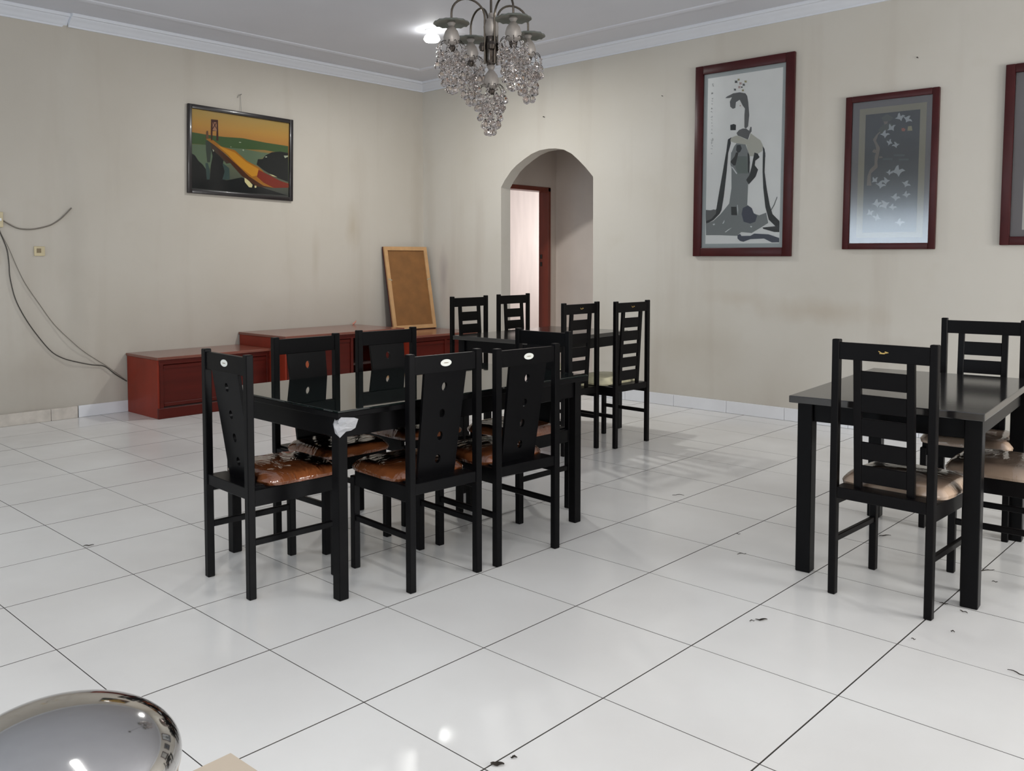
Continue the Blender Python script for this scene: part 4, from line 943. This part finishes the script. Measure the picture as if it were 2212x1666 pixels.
cable([wallpt(-4.613, 1.688, .008), wallpt(-4.56, 1.655, .008), wallpt(-4.502, 1.626, .008), wallpt(-4.44, 1.617, .008), wallpt(-4.36, 1.622, .008), wallpt(-4.247, 1.653, .008), wallpt(-4.18, 1.692, .008), wallpt(-4.132, 1.735, .008), wallpt(-4.068, 1.808, .008)],
      .0055, 'cable_grey', 'painted-over cable curving up the wall to the right of the junction box')

# ---------------------------------------------------------------- ceiling lamp
t = thing('ceiling_lamp', 'small bright lamp on the ceiling behind the chandelier', 'lamp', (1.86, -1.59, HT))
bm = BM(); lathe(bm, [(0, 0), (.06, 0), (.062, -.012), (.035, -.03), (.0, -.03)], 20); obj('base', bm, 'white_plastic', t)
bm = BM(); lathe(bm, [(0, -.03), (.03, -.032), (.062, -.055), (.075, -.085), (.06, -.105), (.0, -.115)], 20); obj('bulb', bm, 'lamp_glow', t, smooth=True)
bm = BM(); lathe(bm, [(0, -.02), (.012, -.025), (.014, -.05), (0, -.06)], 10, (.115, .105, 0)); obj('pilot_bulb', bm, 'lamp_glow', t, smooth=True)  # second small glint beside the lamp, added as a glowing blob

# ---------------------------------------------------------------- chandelier
CX, CY = 4.815, -3.97
ch = thing('chandelier', 'brass chandelier with four arched arms and clusters of crystal drops over the glossy table', 'chandelier', (CX, CY, 0))
Z0 = 0
bm = BM(); tube(bm, [(0, 0, HT-.02), (0, 0, 2.52)], .006, 8); obj('rod', bm, 'brass', ch)
bm = BM(); lathe(bm, [(0, HT), (.06, HT), (.062, HT-.01), (.03, HT-.04), (.008, HT-.06), (0, HT-.06)], 20); obj('ceiling_rose', bm, 'brass', ch, smooth=True)
bm = BM(); lathe(bm, [(0, 2.535), (.012, 2.535), (.015, 2.522), (.012, 2.515), (.030, 2.500), (.037, 2.470), (.034, 2.435), (.022, 2.415), (0, 2.415)], 22); obj('glass_vase', bm, 'frosted_glass', ch, smooth=True)
bm = BM(); lathe(bm, [(0, 2.445), (.016, 2.445), (.026, 2.432), (.029, 2.40), (.029, 2.31), (.024, 2.298), (.012, 2.285), (0, 2.285)], 24); obj('column', bm, 'dark_brass', ch, smooth=True)
bm = BM()
for k in range(4):
    a = PI/4+k*PI/2; lathe(bm, [(0, .022), (.014, .018), (.02, 0), (.014, -.018), (0, -.022)], 12, (.040*math.cos(a), .040*math.sin(a), 2.375))
obj('knuckle', bm, 'dark_brass', ch, smooth=True)

# crystal drop: a faceted ball on a short string of beads
def crystal_mesh(beads):
    bm = BM(); z = 0
    for k in range(beads):
        lathe(bm, [(0, z), (.0075, z-.007), (.0075, z-.012), (0, z-.019)], 6); z -= .0200
    lathe(bm, [(0, z), (.004, z-.006), (.0125, z-.016), (.0172, z-.027), (.0165, z-.036), (.010, z-.044), (0, z-.047)], 9)
    bmesh.ops.recalc_face_normals(bm, faces=bm.faces[:])
    me = bpy.data.meshes.new('crystal_drop'); bm.to_mesh(me); bm.free(); me.materials.append(MATS['crystal']); return me
CM = {n: crystal_mesh(n) for n in (1, 2, 3, 4, 5)}
rs = random.Random(11)
def cluster(x, y, z, s=1.0, centre=False, phase=0.0):
    """tulip glass with a crown of wire hooks and tiers of crystal drops; z = level of the dish"""
    bm = BM(); lathe(bm, [(0, .0), (.012, .0), (.020, -.012), (.012, -.026), (.030, -.050), (.039, -.078), (.034, -.104), (.018, -.118), (0, -.118)], 20, (0, 0, 0))
    v = obj('glass_tulip', bm, 'frosted_glass', ch, (x, y, z), smooth=True)
    bm = BM(); lathe(bm, [(0, -.114), (.016, -.114), (.020, -.126), (.013, -.142), (0, -.146)], 14)
    for k in range(10):
        a = 2*PI*k/10+phase; cx, sy = math.cos(a), math.sin(a)
        tube(bm, [(cx*r_, sy*r_, zz) for r_, zz in ((.012, -.132), (.022, -.112), (.036, -.098), (.050, -.099), (.060, -.110), (.064, -.122))], .0017, 5)
    for k in range(6):
        a = 2*PI*k/6+phase+.3; cx, sy = math.cos(a), math.sin(a)
        tube(bm, [(cx*r_, sy*r_, zz) for r_, zz in ((.010, -.142), (.024, -.142), (.038, -.150))], .0015, 5)
    cr = obj('wire_crown', bm, 'dark_brass', ch, (x, y, z), smooth=True)
    def drop(r_, a, zz, n):
        o = bpy.data.objects.new('crystal_drop', CM[n]); C.objects.link(o); o.parent = cr
        o.location = (r_*math.cos(a), r_*math.sin(a), zz); o.rotation_euler = (rs.uniform(-.05, .05), rs.uniform(-.05, .05), rs.uniform(0, 6))
    for k in range(10): drop(.066, 2*PI*k/10+phase, -.122, 1 if k % 2 else 3)
    for k in range(9): drop(.050, 2*PI*k/9+phase+.2, -.145, 4 if k % 2 else 2)
    for k in range(6): drop(.038, 2*PI*k/6+phase+.3, -.160, 5)
    for k in range(3): drop(.019, 2*PI*k/3+phase, -.195, 5)
    bm = BM()
    for zz, r_ in ((-.168, .03), (-.195, .018)):
        for k in range(8):
            a = 2*PI*k/8; lathe(bm, [(0, .007), (.007, 0), (0, -.007)], 6, (r_*math.cos(a), r_*math.sin(a), zz))
    q = obj('crystal_beads', bm, 'crystal', cr); q['kind'] = 'stuff'
    return cr
vr = Vector((.7209, .6930, 0)); vf = Vector((-.692, .72, 0)).normalized()
RA = .212
ANG = [(-62, 2.475), (30, 2.470), (118, 2.472), (208, 2.478)]
for a_, zd in ANG:
    a = math.radians(a_); d = vr*math.cos(a)+vf*math.sin(a)
    ex, ey = d.x*RA, d.y*RA
    bm = BM()
    pts = []
    i0 = .034
    for r_, zz in ((i0, 2.292), (i0, 2.36), (i0+.001, 2.46)): pts.append((d.x*r_, d.y*r_, zz))
    rc = (RA+i0)/2; rr_ = (RA-i0)/2
    for k in range(0, 15):
        q = PI-PI*k/14; pts.append((d.x*(rc+rr_*math.cos(q)), d.y*(rc+rr_*math.cos(q)), 2.508+.078*math.sin(q)))
    pts.append((ex, ey, zd+.002))
    tube(bm, pts, .0052, 9); arm = obj('arm', bm, 'brass', ch, smooth=True)
    bm = BM(); n = 28
    prof = [(0, .004), (.02, .003), (.05, -.003), (.080, -.012), (.086, -.018), (.084, -.020), (.05, -.009), (.022, -.010), (.0, -.010)]
    lathe(bm, prof, n); 
    for v in bm.verts:
        rr2 = math.hypot(v.co.x, v.co.y)
        if rr2 > .07: v.co.z += .0025*math.cos(12*math.atan2(v.co.y, v.co.x))
    obj('dish', bm, 'dish_metal', ch, (ex, ey, zd), smooth=True)
    cluster(ex, ey, zd-.004, phase=rs.uniform(0, 1))
cluster(0, 0, 2.292, centre=True, phase=.2)

# ---------------------------------------------------------------- foreground: steel bin and box
t = thing('waste_bin', 'polished steel bin with a domed mirror lid in the bottom left corner', 'bin', (6.520, -6.662, .0))
bm = BM(); lathe(bm, [(0, 0), (.135, 0), (.14, .01), (.146, .30), (.150, .60), (.152, .625), (.0, .625)], 48); obj('body', bm, 'steel_body', t, smooth=True)
bm = BM(); pr = []
for k in range(0, 25):
    q = -.22+(PI/2+.22)*k/24; pr.append((.157*math.cos(q), .648+.078*math.sin(q)))
pr = [(0, .632), (.150, .632)]+pr; pr[-1] = (0, pr[-1][1])
lathe(bm, pr, 72); obj('lid', bm, 'steel', t, smooth=True)
bm = BM(); lathe(bm, [(.137, 0), (.150, .002), (.150, .025), (.140, .03)], 40); obj('foot_ring', bm, 'cable_black', t)
t = thing('cardboard_box', 'beige carton whose corner shows at the bottom edge beside the bin', 'box', (6.148, -6.188, 0), math.radians(2))
bm = BM(); box(bm, (.22, -.16, .16), (.44, .32, .32), bev=.003); obj('carton', bm, 'card', t)
bm = BM(); box(bm, (.22, -.080, .3225), (.444, .158, .004)); box(bm, (.22, -.242, .3225), (.444, .158, .004)); obj('flap', bm, 'card', t)

# ---------------------------------------------------------------- litter on the floor
def leaf(x, y, l, w_, a, curl, seed):
    rs2 = random.Random(seed); bm = BM(); n = 6; up_ = []; lo_ = []
    for i in range(n+1):
        u = i/n; hw = w_*math.sin(PI*min(.97, max(.03, u)))**.7*(.7+rs2.uniform(0, .5))
        cx = (u-.5)*l; cy = curl*math.sin(u*PI)*l
        z = .0012+.004*abs(math.sin(u*4+seed))
        up_.append(bm.verts.new((cx, cy+hw/2, z+.002))); lo_.append(bm.verts.new((cx, cy-hw/2, z)))
    for i in range(n): bm.faces.new((lo_[i], lo_[i+1], up_[i+1], up_[i]))
    bmesh.ops.solidify(bm, geom=bm.faces[:], thickness=.001)
    o = obj('leaf_scrap', bm, 'leaf_dry', None, (x, y, .0012)); o.rotation_euler.z = a
    return o
LF = [(3.575, -5.435, .075, .012, 1.1, .1, 'dark dry leaf scrap on the open floor left of the end chair'),
 (5.12, -2.732, .11, .006, .75, .18, 'thin curled dark stalk on the floor between the tables'),
 (5.867, -3.419, .07, .006, .9, .1, 'short dark twig on the tile joint left of the right table'),
 (5.715, -3.16, .035, .005, .2, .1, 'tiny dark fleck on the floor left of the right table'),
 (6.274, -4.053, .075, .012, .85, -.05, 'dark torn leaf on the bare floor in front of the right table'),
 (6.255, -4.09, .03, .006, .8, .1, 'small chip beside the dark torn leaf'),
 (6.720, -3.42, .05, .010, .2, .1, 'leaf scrap by the near right leg of the right table'),
 (6.80, -3.455, .05, .009, -.3, .1, 'brownish leaf curl in front of the near right table leg'),
 (6.735, -2.90, .16, .007, 1.05, .03, 'long thin stalk lying behind the near right table leg'),
 (6.80, -3.02, .035, .008, .3, .2, 'curled leaf bit at the end of the long stalk'),
 (6.246, -2.693, .10, .012, .9, .1, 'dark leaf under the right table'),
 (6.824, -3.677, .022, .012, .2, .1, 'small dark speck on the floor right of the foreground chair'),
 (6.743, -3.845, .025, .005, 0, .1, 'tiny fleck in front of the foreground chair'),
 (6.205, -5.435, .060, .022, .7, .05, 'dark chip of broken tile at the bottom edge'),
 (6.215, -5.38, .030, .012, .9, .05, 'smaller dark chip above the broken tile chip'),
 (7.071, -3.886, .09, .006, -.3, .05, 'thin dark stalk at the right edge of the floor')]
for i, (x, y, l, w_, a, cu_, lab) in enumerate(LF): tag(leaf(x, y, l*.62, w_*.75, a, cu_, i+1), lab, 'leaf')
# nail and small marks on the far wall
for (x, z, s, lab) in ((1.858, 2.835, .012, 'small nail left in the wall above the arch'), (4.520, 1.436, .010, 'small nail by the lower right corner of the ink painting'),
                       (3.274, 2.865, .008, 'tiny nail in the wall left of the ink painting'), (5.485, 2.863, .009, 'tiny nail in the wall above the crane picture')):
    bm = BM(); tube(bm, [(0, .002, 0), (0, -.018, .002)], s*.35, 6); lathe(bm, [(0, 0), (s*.8, 0), (s*.8, .003), (0, .003)], 8, (0, 0, 0)) if False else None
    box(bm, (0, -.018, .002), (s, .003, s*.8), bev=.0008)
    tag(obj('nail', bm, 'lock_metal', None, (x, 0, z)), lab, 'nail')
